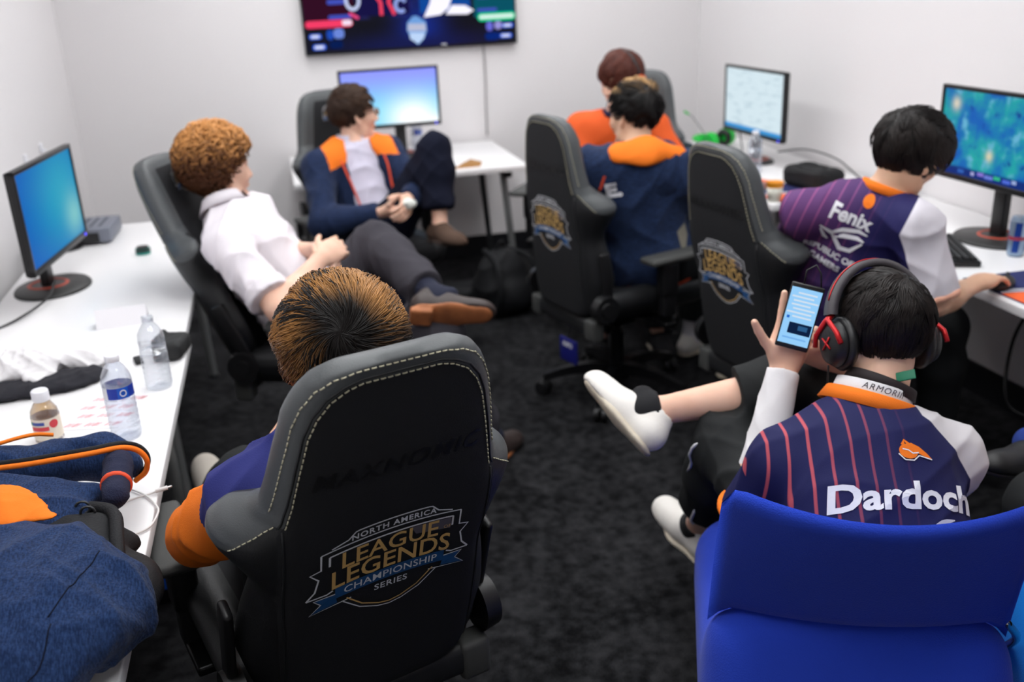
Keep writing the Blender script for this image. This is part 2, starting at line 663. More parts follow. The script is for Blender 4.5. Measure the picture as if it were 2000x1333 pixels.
def upholstery():
    """black fabric panel, dark grey leatherette rim, black leatherette sides; the seams follow the 'up' attribute"""
    m = mat('chair upholstery', (28, 29, 32), .7, bump=(500, .13), spec=.4)
    g = NG(m)
    x, y, z, nd = g.attr('up')
    fab = g.step(x, 0.0, .0008)
    lt = g.step(y, 0.0, .0008)
    c = g.mix(fab, g.mix(lt, (30, 31, 33), (76, 79, 81)), (28, 29, 32))
    b = m.node_tree.nodes['Principled BSDF']
    g.l(c, b.inputs['Base Color'])
    g.l(g.math('MULTIPLY_ADD', fab, .38, .42), b.inputs['Roughness'])
    return m

def chair_back_mesh():
    ts = np.concatenate([np.linspace(0, .40, 22), np.linspace(.405, .53, 26), np.linspace(.54, .719, 14), TOP - .05 * np.cos(np.linspace(0, np.pi / 2, 14))[1:]])
    ts = np.unique(np.round(ts, 5))
    N = 42
    ph = np.linspace(-np.pi / 2, np.pi / 2, N)
    v, up = [], []
    for t in ts:
        w = bw(t)
        x = w * np.sin(ph) * (1 - .06 * np.cos(ph) ** 2)
        ye, fe = section(x, t)
        fx = np.abs(x)
        ledge = t - (.492 - np.maximum(fx - .188, 0) * 1.097)
        rim = np.minimum(np.minimum(bw(min(t + .02, TOP)) - .022 - fx, .186 - fx), TOP - .028 - t)
        fro = np.minimum(w - .07 - fx, TOP - .05 - t)
        for i in range(N):
            v.append((x[i], ye[i], t)); up.append((rim[i], ledge[i], 0))
        for i in range(N - 2, 0, -1):
            v.append((x[i], fe[i], t)); up.append((fro[i], ledge[i], 0))
    M = 2 * N - 2
    n = len(ts)
    f = [(i * M + k, i * M + (k + 1) % M, (i + 1) * M + (k + 1) % M, (i + 1) * M + k) for i in range(n - 1) for k in range(M)]
    top = (n - 1) * M
    faces = f + [tuple(range(M - 1, -1, -1)), tuple(range(top, top + M))]
    me = bpy.data.meshes.new('backrest')
    me.from_pydata(v, [], faces)
    me.materials.append(upholstery())
    me.polygons.foreach_set('use_smooth', [True] * len(faces))
    at = me.attributes.new('up', 'FLOAT_VECTOR', 'POINT')
    at.data.foreach_set('vector', np.asarray(up, dtype=np.float32).ravel())
    me.update()
    return me

def outline(off, t0, t1, n=160):
    """path along the rear rim of the back, inset by off, from the left side over the top to the right"""
    ts = np.concatenate([np.linspace(t0, TOP - .06, n // 2), TOP - off - (.06 - off) * np.cos(np.linspace(0, np.pi / 2, n // 4))])
    L = [(-max(float(bw(min(t + off * .8, TOP - .0015)) - off * .85), .0), t) for t in ts]
    pts = L + [(-x, t) for x, t in L[::-1]]
    return [back_pt(x, t, .0016) for x, t in pts]

def stitches(paths, dash=.0075, gap=.0035, r=.0011):
    mb = MB()
    for pts in paths:
        P = [Vector(p) for p in pts]
        acc = 0.0
        seg = []
        d = [0.0]
        for a, b in zip(P, P[1:]):
            d.append(d[-1] + (b - a).length)
        tot = d[-1]
        def ev(s):
            i = max(0, min(len(P) - 2, int(np.searchsorted(d, s)) - 1))
            u = (s - d[i]) / max(d[i + 1] - d[i], 1e-9)
            return P[i].lerp(P[i + 1], u)
        s = 0.0
        while s + dash < tot:
            mb.tube([ev(s), ev(s + dash * .5) + Vector((0, -.0005, 0)), ev(s + dash)], r, 4, True)
            s += dash + gap
    return mb

def emblem_mesh(scale=1.0, surf=None):
    """shield badge: outline, arched words, ribbon. local units: metres on the rear panel, x right, t up, centred"""
    mb = MB()
    def put(x, y, lift):
        return surf(x * scale, y * scale, lift)
    def bend(x, y):
        return y + .018 - 1.05 * x * x
    def line(pts, w, lift, m):
        mb.cur = m
        P = [Vector((p[0], p[1], 0)) for p in pts]
        vs = []
        for i, p in enumerate(P):
            a = (P[i] - P[i - 1]).normalized() if i > 0 else (P[1] - P[0]).normalized()
            b = (P[i + 1] - P[i]).normalized() if i < len(P) - 1 else a
            n = Vector((-(a + b).y, (a + b).x, 0)).normalized()
            vs += [put(*(p + n * w)[:2], lift), put(*(p - n * w)[:2], lift)]
        mb.add(vs, [(2 * i, 2 * i + 1, 2 * i + 3, 2 * i + 2) for i in range(len(P) - 1)])
    def arc(x0, x1, y, n=16):
        return [(x0 + (x1 - x0) * i / n, bend(x0 + (x1 - x0) * i / n, y)) for i in range(n + 1)]
    def word(s, size, x, y, m, lift, bold=0.0, sx=1.0, grow=0.0, space=1.0):
        mb.cur = m
        v, f = text_verts(s, size, bold, 0, space)
        vs = []
        for p in v:
            X = x + p[0] * sx
            Y = y + p[1] * (1 + grow * abs(p[0]))
            vs.append(put(X, bend(X, Y), lift))
        mb.add(vs, f)
    # dark field of the shield
    a = arc(-.118, .118, .052, 12)
    # outer silver lines
    line([(-.105, bend(-.105, .068))] + [(-.078, bend(-.078, .074)), (-.066, bend(-.066, .086))] + arc(-.06, .06, .087, 10) + [(.066, bend(.066, .086)), (.078, bend(.078, .074)), (.105, bend(.105, .068))], .0013, .0012, 0)
    line(arc(-.122, .122, .064), .0013, .0012, 0)
    line(arc(-.108, .108, .052), .0016, .0012, 0)
    for s in (-1, 1):
        line([(s * .122, bend(.122, .064)), (s * .122, bend(.122, .03)), (s * .140, bend(.122, .03) - .006), (s * .126, bend(.122, .02) - .012), (s * .132, bend(.122, -.02)), (s * .146, bend(.122, -.035) - .004)], .0016, .0012, 0)
        line([(s * .108, bend(.108, .052)), (s * .108, bend(.108, .03))], .0018, .0012, 0)
        line([(s * .146, bend(.122, -.039)), (s * .112, bend(.112, -.036)), (s * .102, bend(.1, -.033))], .0015, .0012, 0)
        # ribbon tails
        mb.cur = 2
        tail = [(s * .098, bend(.098, -.044)), (s * .132, bend(.132, -.040)), (s * .120, bend(.12, -.056)), (s * .138, bend(.132, -.072)), (s * .094, bend(.094, -.068))]
        mb.add([put(x, y, .0009) for x, y in tail], [(0, 1, 2, 3, 4) if s > 0 else (4, 3, 2, 1, 0)])
        line([(s * .098, bend(.098, -.044)), (s * .134, bend(.132, -.040)), (s * .122, bend(.12, -.056)), (s * .141, bend(.132, -.074)), (s * .07, bend(.07, -.070))], .0013, .0012, 0)
        line([(s * .078, bend(.078, -.066)), (s * .05, -.083), (s * .02, -.098), (0, -.102)], .0014, .0012, 3)
        line([(s * .084, bend(.084, -.072)), (s * .054, -.090), (s * .022, -.105), (0, -.109)], .0012, .0012, 0)
    # ribbon band
    mb.cur = 2
    up, lo = arc(-.098, .098, -.030, 14), arc(-.098, .098, -.056, 14)
    mb.add([put(x, y, .0011) for x, y in up + lo], [(i, i + 1, 16 + i, 15 + i) for i in range(14)])
    # grey corner of the field
    mb.cur = 4
    mb.add([put(x, bend(x, y), .0008) for x, y in ((.03, .049), (.105, .049), (.105, .024), (.04, .03))], [(0, 1, 2, 3)])
    word('NORTH AMERICA', .0165, 0, .0745, 0, .0016, .0004, 1.0, 0, 1.15)
    word('LEAGUE', .048, -.004, .029, 1, .0018, .0005, 1.0, 1.2)
    word('OF', .011, .098, .03, 1, .0018)
    word('LEGENDS', .051, 0, -.010, 1, .0022, .0006, 1.0, 1.6)
    word('CHAMPIONSHIP', .0225, 0, -.043, 0, .0022, .0002, 1.0, 0, 1.05)
    word('SERIES', .020, 0, -.071, 0, .0018, .0003, 1.0, 0, 1.1)
    return mb.mesh('emblem', [m_silver, m_gold, m_blueprint, m_gold, m_greyprint])

def seat_mesh():
    s = SDF()
    s.box((0, .0, .0), (.235, .26, .055), rnd=.05, k=.03)
    for sx in (-1, 1):
        s.cap((sx * .215, -.2, .03), (sx * .215, .2, .025), .045, .04, k=.035)
    s.ell((0, -.02, .085), (.16, .22, .035), k=.03, op='-')
    v, f = s.mesh(.009)
    v = relax(v, f, 1)
    me = mesh_np('seat', v, f, [m_fabric, m_leather2])
    c = v[f].mean(axis=1)
    me.polygons.foreach_set('material_index', (np.abs(c[:, 0]) > .17).astype(np.int32))
    return me

_ch = {}
def chair_meshes():
    c = _ch
    c['backrest'] = chair_back_mesh()
    c['stitching'] = stitches([outline(.027, .492, .8), outline(.006, .515, .8)]).mesh('stitching', m_stitch)
    for s in (-1, 1):
        pass
    for s, nm in ((-1, 'wing_stitching_l'), (1, 'wing_stitching_r')):
        c[nm] = stitches([[back_pt(s * x, t, .0022) for x, t in ((.188, .492), (.200, .480), (.215, .465), (.228, .452), (.240, .438), (.250, .424))]]).mesh('wing_stitching', m_stitch)
    c['emblem'] = emblem_mesh(1.0, lambda x, y, l: Vector(back_pt(x, .355 + y, .001 + l)))
    mb = MB()
    v, f = text_verts('MAXNOMIC', .042, .0006, .25, 1.12)
    mb.add([back_pt(p[0] * 1.12, .575 + p[1], .0012) for p in v], f)
    c['brand_lettering'] = mb.mesh('brand_lettering', m_emboss)
    # seams of the rear panel
    mb = MB()
    for s in (-1, 1):
        mb.tube([back_pt(s * min(.178, float(bw(t)) - .012), t, .0006) for t in np.linspace(.03, .485, 24)], .0022, 6)
    mb.tube([(p[0], p[1] + .001, p[2]) for p in outline(.021, .49, .8, 80)], .002, 6)
    c['piping'] = mb.mesh('piping', m_leather2)
    # small badge on the front of the head section
    def front(x, y, l):
        return Vector((-x, .0985 + l + .0, .655 + y))
    c['head_badge'] = emblem_mesh(.42, front)
    c['seat'] = seat_mesh()
    # armrest
    c['arm_pad'] = MB().box((0, 0, 0), (.092, .27, .028), bev=.013).mesh('arm_pad', m_pad)
    p = MB().box((0, -.02, -.075), (.055, .075, .13), bev=.012).box((0, -.02, -.165), (.042, .06, .12), bev=.008)
    c['arm_post'] = p.mesh('arm_post', m_plastic)
    # mechanism
    c['tilt_plate'] = MB().box((0, 0, 0), (.20, .26, .05), bev=.012).box((0, .0, -.03), (.12, .12, .06), bev=.01).mesh('tilt_plate', m_metalb)
    c['lever'] = MB().tube([(.06, .06, -.01), (.22, .06, -.015), (.27, .06, -.03)], .006, 8).box((.285, .06, -.034), (.06, .022, .012), bev=.004).mesh('lever', m_plastic)
    c['gas_lift'] = MB().cyl((0, 0, .10), (0, 0, .27), .03, .03, 18).cyl((0, 0, .26), (0, 0, .42), .018, .018, 18).mesh('gas_lift', m_metalb)
    c['hub'] = MB().cyl((0, 0, .07), (0, 0, .135), .055, .045, 20).mesh('hub', m_metalb)
    leg = MB()
    pts = [(0, .03, .112), (0, .12, .118), (0, .22, .105), (0, .315, .078)]
    prev = None
    vs, fs = [], []
    for i, q in enumerate(curve_pts(pts, 4)):
        t = i / 12
        w, h = .03 - .012 * t, .024 - .010 * t
        vs += [(-w, q.y, q.z - h), (w, q.y, q.z - h), (w * .75, q.y, q.z + h), (-w * .75, q.y, q.z + h)]
    n = len(vs) // 4
    for i in range(n - 1):
        for k in range(4):
            fs.append((i * 4 + k, i * 4 + (k + 1) % 4, i * 4 + 4 + (k + 1) % 4, i * 4 + 4 + k))
    fs += [(3, 2, 1, 0), tuple(range(4 * n - 4, 4 * n))]
    leg.add(vs, fs)
    c['leg'] = leg.mesh('leg', m_metalb)
    cs = MB()
    for sx in (-1, 1):
        cs.cyl((sx * .008, 0, .03), (sx * .026, 0, .03), .03, .029, 18)
    cs.cyl((0, .012, .035), (0, .012, .085), .009, .009, 10).box((0, .004, .05), (.02, .05, .03), bev=.008)
    c['caster'] = cs.mesh('caster', m_plastic)
    h = MB().cyl((0, 0, 0), (.035, 0, 0), .058, .052, 24).cyl((.035, 0, 0), (.04, 0, 0), .03, .028, 20)
    c['hinge_cover'] = h.mesh('hinge_cover', m_plastic)
    h = MB().box((.006, .03, .10), (.018, .045, .22), bev=.008)
    c['hinge_arm'] = h.mesh('hinge_arm', m_plastic)
    c['rear_frame'] = MB().box((0, 0, 0), (.40, .05, .07), bev=.018).mesh('rear_frame', m_leather2)
    c['frame_bracket'] = MB().box((0, 0, 0), (.065, .058, .085), bev=.012).mesh('frame_bracket', m_pad)
chair_meshes()

def put(name, parent, loc=(0, 0, 0), rot=(0, 0, 0), mesh=None):
    o = link(name, _ch[mesh or name], parent)
    o.location = loc
    o.rotation_euler = rot
    return o

def gaming_chair(x, y, face, label, recline=10, zs=.47, base=0, arm=.20, seat_back=-.225, la=None, ra=None):
    """face = heading in degrees (0 = +Y, positive turns left)"""
    t = tag(empty('gaming_chair', (x, y, 0), R(face)), label, 'chair', 'grey and black gaming chairs')
    b = put('backrest', t, (0, seat_back - .055, zs - .03), (R(recline), 0, 0))
    for k in ('stitching', 'emblem', 'brand_lettering', 'piping', 'head_badge'):
        put(k, b)
    put('wing_stitching', b, mesh='wing_stitching_l')
    put('wing_stitching', b, mesh='wing_stitching_r')
    put('seat', t, (0, .03, zs))
    put('rear_frame', t, (0, seat_back - .02, zs - .065))
    for s in (-1, 1):
        put('frame_bracket', t, (s * .205, seat_back - .02, zs - .07))
    for s in (-1, 1):
        ax_, ay_ = (la if s < 0 else ra) or (.315, .05)
        put('arm_pad', t, (s * ax_, ay_, zs + arm), (0, 0, R(s * 4)))
        put('arm_post', t, (s * (ax_ - .01), ay_, zs + arm - .012))
        MB().box((s * (ax_ * .5 + .055), ay_ * .5 + .01, zs - .075), (ax_ - .09, .06 + abs(ay_ - .05), .022), bev=.006).build('arm_bracket', m_metalb, t)
        hc = put('hinge_cover', t, (s * .232, seat_back + .005, zs + .02), (0, 0 if s > 0 else math.pi, 0))
        put('hinge_arm', t, (s * .236 + (0 if s > 0 else -.02), seat_back - .005, zs + .03), (R(recline), 0, 0))
    put('tilt_plate', t, (0, 0, zs - .085))
    put('lever', t, (0, 0, zs - .085))
    put('gas_lift', t)
    put('hub', t)
    for i in range(5):
        a = R(base + 72 * i)
        put('leg', t, (0, 0, 0), (0, 0, a))
        put('caster', t, (-.315 * math.sin(a), .315 * math.cos(a), 0), (0, 0, a + R(60 + 40 * i)))
    return t

CHAIRS = {}
CHAIRS['A'] = gaming_chair(-.03, 1.755, 17.5, 'gaming chair in the foreground with its printed back towards us', recline=19, base=20, zs=.505, arm=.16, la=(.262, .15))
CHAIRS['B'] = gaming_chair(.08, 3.29, -112, 'gaming chair tilted back beside the left desk, under the curly haired man', recline=24.5, base=10, zs=.487)
CHAIRS['C'] = gaming_chair(.37, 4.62, 205, 'gaming chair in front of the back desk, under the man with glasses', recline=8, base=30)
CHAIRS['D'] = gaming_chair(1.61, 4.58, 140, 'gaming chair in the far right corner, under the person in orange', recline=8, base=5, ra=(.44, .16))
CHAIRS['E'] = gaming_chair(1.265, 3.64, -75, 'gaming chair with empty backrest behind the person in the navy hoodie', recline=5, base=8, zs=.46, la=(.27, .12))
CHAIRS['F'] = gaming_chair(1.66, 2.82, -80, 'gaming chair with empty backrest at the right desk, between hoodie and headset', recline=11, base=40, zs=.455)

# ------------------------------------------------------------------ people
from mathutils.bvhtree import BVHTree

def skin_material(name, col, col2):
    m = mat(name, col, .5, spec=.35, bump=(300, .04), mottle=(14, col2, .35, .7))
    b = m.node_tree.nodes['Principled BSDF']
    b.inputs['Subsurface Weight'].default_value = .12
    b.inputs['Subsurface Radius'].default_value = (.012, .004, .002)
    b.inputs['Subsurface Scale'].default_value = .5
    return m
m_skin = skin_material('fair skin', (224, 178, 154), (232, 190, 168))
m_skin2 = skin_material('light tan skin', (218, 172, 142), (226, 182, 154))
m_eye = mat('eye white', (225, 222, 216), .25)
m_iris = mat('eye iris', (50, 34, 26), .25)

def frame(fwd, up):
    """rows: right, forward, up"""
    f = unit(fwd)
    u = V3(up)
    u = unit(u - f * (u @ f))
    r = np.cross(f, u)
    return np.stack([r, f, u])

def foot_frame(f, up):
    u = unit(up)
    f = V3(f)
    f = unit(f - u * (f @ u))
    return np.stack([np.cross(f, u), f, u])

def ik(a, c, l1, l2, pole):
    a, c = V3(a), V3(c)
    d = c - a
    L = min(np.linalg.norm(d), (l1 + l2) * .999)
    dn = unit(d)
    x = (l1 * l1 - l2 * l2 + L * L) / (2 * L)
    h = math.sqrt(max(l1 * l1 - x * x, 0))
    p = V3(pole)
    p = unit(p - dn * (p @ dn))
    return a + dn * x + p * h

def cut(s, p, d, r=.09, depth=.08):
    """slice everything beyond point p along direction d (flat hem)"""
    d = unit(d)
    t = unit(np.cross(d, (0.31, .2, .9)))
    M = np.stack([t, np.cross(d, t), d])
    s.box(V3(p) + d * depth / 2, (r, r, depth / 2), M, rnd=.002, k=.004, op='-')

class Person:
    def __init__(s, name_label, cat='person', J=None, build=1.0, skin=None, male=1):
        J = {k: V3(v) for k, v in J.items()}
        s.J = J
        s.b = build
        s.skin = skin or m_skin
        up = unit(J['neck'] - J['pelvis'])
        rt = J['shR'] - J['shL']
        rt = unit(rt - up * (rt @ up))
        s.T = np.stack([rt, np.cross(up, rt), up])
        hr = J.get('hipR', J['pelvis'] + s.T[0] * .095 - s.T[2] * .02)
        hl = J.get('hipL', J['pelvis'] - s.T[0] * .095 - s.T[2] * .02)
        J['hipR'], J['hipL'] = hr, hl
        s.chest = J.get('chest', (J['neck'] * .62 + J['pelvis'] * .38) - s.T[1] * .01)
        s.H = frame(J['look'], J['hup'])
        s.root = tag(empty('person', (J['pelvis'][0], J['pelvis'][1], 0)), name_label, cat)
        s.o = V3((J['pelvis'][0], J['pelvis'][1], 0))
    def hl(s, p):
        """head-local to world"""
        return s.J['head'] + V3(p) @ s.H
    def tl(s, p):
        return s.J['neck'] + V3(p) @ s.T
    # ---- signed-distance pieces
    def torso(s, S_, t=0.0, k=.05, low=True):
        J, T, b = s.J, s.T, s.b
        n, p, c = J['neck'], J['pelvis'], s.chest
        if low:
            S_.ell(p, (.165 * b + t, .118 * b + t, .12 + t), T, k=k)
        S_.ell(p * .62 + c * .38 + T[1] * .01 * (b - 1) * 8, (.148 * b + t, .112 * b + t + (b - 1) * .05, .17 + t), T, k=k)
        S_.ell(c, (.163 * b + t, .112 * b + t, .18 + t), T, k=k)
        S_.ell(c * .35 + n * .65 - T[1] * .012, (.15 * b + t, .085 + t, .085 + t), T, k=k)
        for q in ('shR', 'shL'):
            S_.cap(n - T[2] * .03, J[q], .055 + t, .056 * b + t, k=k)
    def arm(s, S_, q, t=0.0, upto=1.0, k=.03, r=1.0):
        J = s.J
        a, e, w = J['sh' + q], J['el' + q], J['wr' + q]
        b = (.5 + .5 * s.b) * r
        S_.cap(a, e, .053 * b + t, .041 * b + t, k=k)
        if upto > 0:
            x = e + (w - e) * upto
            m = e + (w - e) * min(.3, upto)
            S_.cap(e, m, .041 * b + t, .042 * b + t, k=k)
            S_.cap(m, x, .042 * b + t, (.042 + (.027 - .042) * upto) * b + t, k=k)
    def leg(s, S_, q, t=0.0, upto=1.0, k=.03, flare=0.0):
        J = s.J
        h, kn, a = J['hip' + q], J['kn' + q], J['an' + q]
        b = .5 + .5 * s.b
        S_.cap(h, kn, .082 * b + t, .055 * b + t, k=k)
        x = kn + (a - kn) * upto
        m = kn + (a - kn) * min(.3, upto)
        S_.cap(kn, m, .054 * b + t, .056 * b + t, k=k)
        S_.cap(m, x, .056 * b + t, (.056 + (.036 - .056) * upto) * b + t + flare, k=k)
    # ---- body
    def body(s, hands, vox=.009):
        J, T = s.J, s.T
        S_ = SDF()
        s.torso(S_, -.006)
        for q in 'RL':
            s.arm(S_, q, -.002, .6)
            s.leg(S_, q, -.004)
            Fm = foot_frame(J['to' + q] - J['an' + q], J.get('up' + q, (0, 0, 1)))
            b0 = J['an' + q] - Fm[2] * .085
            S_.cap(J['an' + q], b0 + Fm[1] * -.03 + Fm[2] * .045, .032, .03, k=.02)
            S_.cap(b0 + Fm[1] * -.03 + Fm[2] * .045, b0 + Fm[1] * .06 + Fm[2] * .042, .028, .028, k=.02)
            S_.cap(b0 + Fm[1] * .06 + Fm[2] * .042, b0 + Fm[1] * .14 + Fm[2] * .03, .028, .018, k=.02)
        S_.cap(J['neck'] - T[2] * .04, J['head'] - s.H[2] * .05 - s.H[1] * .015, .062, .055, k=.03)
        parts = [S_.mesh(vox)]
        parts.append(s.head_sdf().mesh(.0036))
        for q in 'RL':
            parts.append(s.hand_sdf(q, *hands[q]).mesh(.0029))
        vs, fs, o = [], [], 0
        for v, f in parts:
            v = relax(v, f, 1, .4)
            vs.append(v); fs.append(f + o); o += len(v)
        me = mesh_np('body', np.concatenate(vs) - s.o, np.concatenate(fs), s.skin)
        ob = link('body', me, s.root)
        for sx in (-1, 1):
            e = MB()
            c = s.hl((sx * .031, .0755, .012)) - s.o
            M = Matrix(s.H.T.tolist())
            prof = [(.0117 * math.sin(a), .0117 * math.cos(a)) for a in np.linspace(0, math.pi, 10)]
            Me = M @ Matrix(((1, 0, 0), (0, 0, 1), (0, -1, 0)))
            e.lathe(prof, c, 14, Me)
            eo = e.build('eye', m_eye, s.root)
            i = MB().lathe([(0, .0121), (.0035, .0119), (.0052, .0112)], c, 14, Me)
            i.build('iris', m_iris, eo)
        return ob
    def head_sdf(s):
        S_, H = SDF(), s.H
        def L(p): return s.hl(p)
        S_.ell(L((0, -.012, .033)), (.076, .096, .086), H, k=.02)
        S_.ell(L((0, .028, -.026)), (.060, .062, .074), H, k=.03)
        for sx in (-1, 1):
            S_.cap(L((sx * .054, -.004, -.045)), L((sx * .046, .012, -.074)), .016, .016, k=.025)
            S_.cap(L((sx * .046, .012, -.074)), L((sx * .008, .066, -.096)), .016, .014, k=.025)
            S_.ell(L((sx * .038, .066, -.022)), (.022, .018, .022), H, k=.02)
            S_.cap(L((sx * .014, .088, .030)), L((sx * .046, .075, .030)), .009, .008, k=.014)
            S_.cap(L((sx * .010, .096, -.030)), L((sx * .012, .094, -.031)), .008, k=.008)
        S_.ell(L((0, .072, -.093)), (.021, .017, .016), H, k=.02)
        S_.cap(L((0, .088, .022)), L((0, .109, -.026)), .007, .0105, k=.012)
        S_.cap(L((-.017, .084, -.056)), L((.017, .084, -.056)), .0085, k=.01)
        for sx in (-1, 1):
            S_.ell(L((sx * .031, .095, .013)), (.016, .014, .010), H, k=.012, op='-')
        S_.cap(L((-.02, .095, -.0565)), L((.02, .095, -.0565)), .0016, k=.004, op='-')
        for sx in (-1, 1):      # eyelids around the eyeballs
            S_.cap(L((sx * .023, .083, .020)), L((sx * .040, .079, .019)), .005, .005, k=.008)
            S_.cap(L((sx * .023, .083, .005)), L((sx * .040, .079, .006)), .0045, .0045, k=.008)
            e = L((sx * .079, -.012, -.002))
            Me = frame(s.H[1] + s.H[0] * sx * -.35, s.H[2] - s.H[1] * .25)
            S_.ell(e, (.008, .019, .031), Me, k=.012)
            S_.ell(e + s.H[0] * sx * .008 + s.H[1] * .003, (.006, .010, .019), Me, k=.006, op='-')
            S_.cap(e - s.H[2] * .026, e - s.H[2] * .03, .008, k=.008)
        S_.cap(s.J['neck'] - s.T[2] * .02, L((0, -.016, -.055)), .058 * (.6 + .4 * s.b), .053, k=.03)
        return S_
    def hand_sdf(s, q, d, n, curl=(35, 35, 35, 35), thumb=(30, 15), spread=6):
        """d: direction of the fingers, n: direction the palm faces, curl: bend per joint for index..little"""
        J = s.J
        S_ = SDF()
        w, e = J['wr' + q], J['el' + q]
        d = unit(d)
        n = unit(V3(n) - d * (V3(n) @ d))
        th = np.cross(d, n) if q == 'R' else np.cross(n, d)
        M = np.stack([th, d, n])
        b = .5 + .5 * s.b
        m = e + (w - e) * .35
        S_.cap(e + (w - e) * .12, m, .040 * b, .041 * b, k=.02)
        S_.cap(m, w, .041 * b, .0265, k=.02, fl=(n, .82))
        S_.ell(w + d * .052, (.041, .054, .0155), M, k=.015)
        S_.ell(w + d * .035 + th * .024 + n * .006, (.018, .034, .016), M, k=.012)
        S_.ell(w + d * .035 - th * .022 + n * .005, (.016, .034, .014), M, k=.012)
        S_.cap(w, w + d * .04, .025, .027, k=.02, fl=(n, .7))
        lens = (.074, .082, .076, .059)
        for i in range(4):
            off = .0295 - .0197 * i
            base = w + d * (.088 - .004 * abs(i - 1.2)) + th * off
            a = math.radians((1.5 - i) * spread)
            dd = unit(d * math.cos(a) + th * math.sin(a))
            nn = n
            ang = 0
            p = base
            r = .0090 - .0006 * (i == 3)
            S_.cap(p - dd * .022, p, r + .001, r + .0006, k=.008)
            for j, fr in enumerate((.45, .30, .25)):
                ang += math.radians(curl[i] * (1.0 if j else .8))
                v = dd * math.cos(ang) + nn * math.sin(ang)
                p2 = p + v * lens[i] * fr
                S_.cap(p, p2, r - .0006 * j, r - .0006 * (j + 1) - .0002, k=.0025)
                p = p2
        p = w + d * .022 + th * .027 + n * .006
        v = unit(d * .62 + th * .72 + n * .3)
        S_.cap(p - v * .01, p, .014, .0135, k=.012)
        t1 = math.radians(thumb[0]); t2 = math.radians(thumb[1])
        v1 = unit(v)
        S_.cap(p, p + v1 * .036, .0135, .0108, k=.006)
        p = p + v1 * .036
        bend = unit(d * .6 + n * .6 - th * .5)
        v2 = unit(v1 * math.cos(t1) + bend * math.sin(t1))
        S_.cap(p, p + v2 * .032, .0106, .0096, k=.003)
        p = p + v2 * .032
        v3 = unit(v2 * math.cos(t2) + bend * math.sin(t2))
        S_.cap(p, p + v3 * .024, .0096, .0078, k=.003)
        s.tips = getattr(s, 'tips', {})
        s.tips[q] = p
        return S_
    # ---- clothing
    def cloth(s, name, S_, vox, mats, fold=(.008, 16, 1), label=None, sub=None, relaxn=2, tc=True, mifn=None):
        v, f = S_.mesh(vox)
        v = relax(v, f, relaxn)
        if fold:
            v = wrinkle(v, f, *fold)
            v = relax(v, f, 1, .3)
        attrs = {'tc': (v - s.J['neck']) @ s.T.T} if tc else None
        mi = mifn(v[f].mean(axis=1)) if mifn else None
        me = mesh_np(name, v - s.o, f, mats, attrs=attrs, mi=mi)
        ob = link(name, me, sub or s.root)
        if label:
            ob['label'] = label
        s.last = (v, f)
        return ob
    def shirt_sdf(s, t=.014, sleeves=(1.0, 1.0), k=.05, neck_r=.066, low=True, armt=None, hem=None):
        S_ = SDF()
        s.torso(S_, t, k, low)
        armt = t if armt is None else armt
        for q, u in zip('RL', sleeves):
            J = s.J
            if u >= 0:
                s.arm(S_, q, armt, u)
                e, w = J['el' + q], J['wr' + q]
                cut(S_, e + (w - e) * u, w - e)
            else:
                a, e = J['sh' + q], J['el' + q]
                x = a + (e - a) * (1 + u)
                S_.cap(a, x, .053 + armt, .05 + armt + .006, k=.03)
                cut(S_, x, e - a)
        nd = unit(s.J['head'] - s.J['neck'])
        S_.cap(s.J['neck'] + nd * .005, s.J['neck'] + nd * .12, neck_r, neck_r + .03, k=.006, op='-')
        return S_
    def trousers_sdf(s, t=.014, upto=(.93, .93), flare=.012):
        S_ = SDF()
        J, T = s.J, s.T
        S_.ell(J['pelvis'] - T[2] * .01, (.168 * s.b + t, .12 * s.b + t, .115 + t), T, k=.05)
        for q, u in zip('RL', upto):
            s.leg(S_, q, t, u, .05, flare)
            cut(S_, J['kn' + q] + (J['an' + q] - J['kn' + q]) * u, J['an' + q] - J['kn' + q])
        return S_
    def shoe(s, q, m_up, m_sole, up=None, sock=None, style='sneaker', name='shoe', sole_t=.022):
        J = s.J
        a = J['an' + q]
        f = J['to' + q] - a
        kn = J['kn' + q]
        up = J.get('up' + q, (0, 0, 1)) if up is None else V3(up)
        Fm = foot_frame(f, up)
        base = a - Fm[2] * .085
        def L(p): return base + V3(p) @ Fm
        sx = 1 if q == 'R' else -1
        low = style == 'loafer'
        S_ = SDF()
        S_.cap(L((0, -.045, .042)), L((0, .05, .040)), .036, .040, k=.03)
        S_.cap(L((0, .05, .038)), L((sx * -.006, .155, .028)), .041, .030, k=.03)
        S_.ell(L((sx * -.004, .12, .022)), (.045, .075, .034), Fm, k=.03)
        S_.cap(L((0, -.035, .05)), L((0, -.02, .075 if low else .09)), .034, .036, k=.025)
        S_.cap(L((0, .03, .06)), L((0, .0, .08)), .032, .034, k=.02)
        S_.cap(L((0, -.015, .075)), L((0, -.02, .16)), .0295, .036, k=.008, op='-')
        S_.box(L((0, .05, -.03)), (.09, .25, .04), Fm, rnd=.002, k=.004, op='-')
        v, f_ = S_.mesh(.0052)
        v = relax(v, f_, 2)
        so = link(name, mesh_np(name, v - s.o, f_, m_up), s.root)
        S2 = SDF()
        S2.cap(L((0, -.042, .010)), L((0, .05, .010)), .040, .043, k=.02, fl=(Fm[2], .28))
        S2.cap(L((0, .05, .010)), L((sx * -.005, .148, .010)), .045, .037, k=.02, fl=(Fm[2], .28))
        if style == 'dress':
            S2.box(L((0, -.048, -.006)), (.034, .036, .013), Fm, rnd=.006, k=.004)
        S2.box(L((0, .05, .042)), (.09, .25, .02), Fm, rnd=.002, k=.003, op='-')
        v, f_ = S2.mesh(.005)
        link('sole', mesh_np('sole', relax(v, f_, 1) - s.o, f_, m_sole), so)
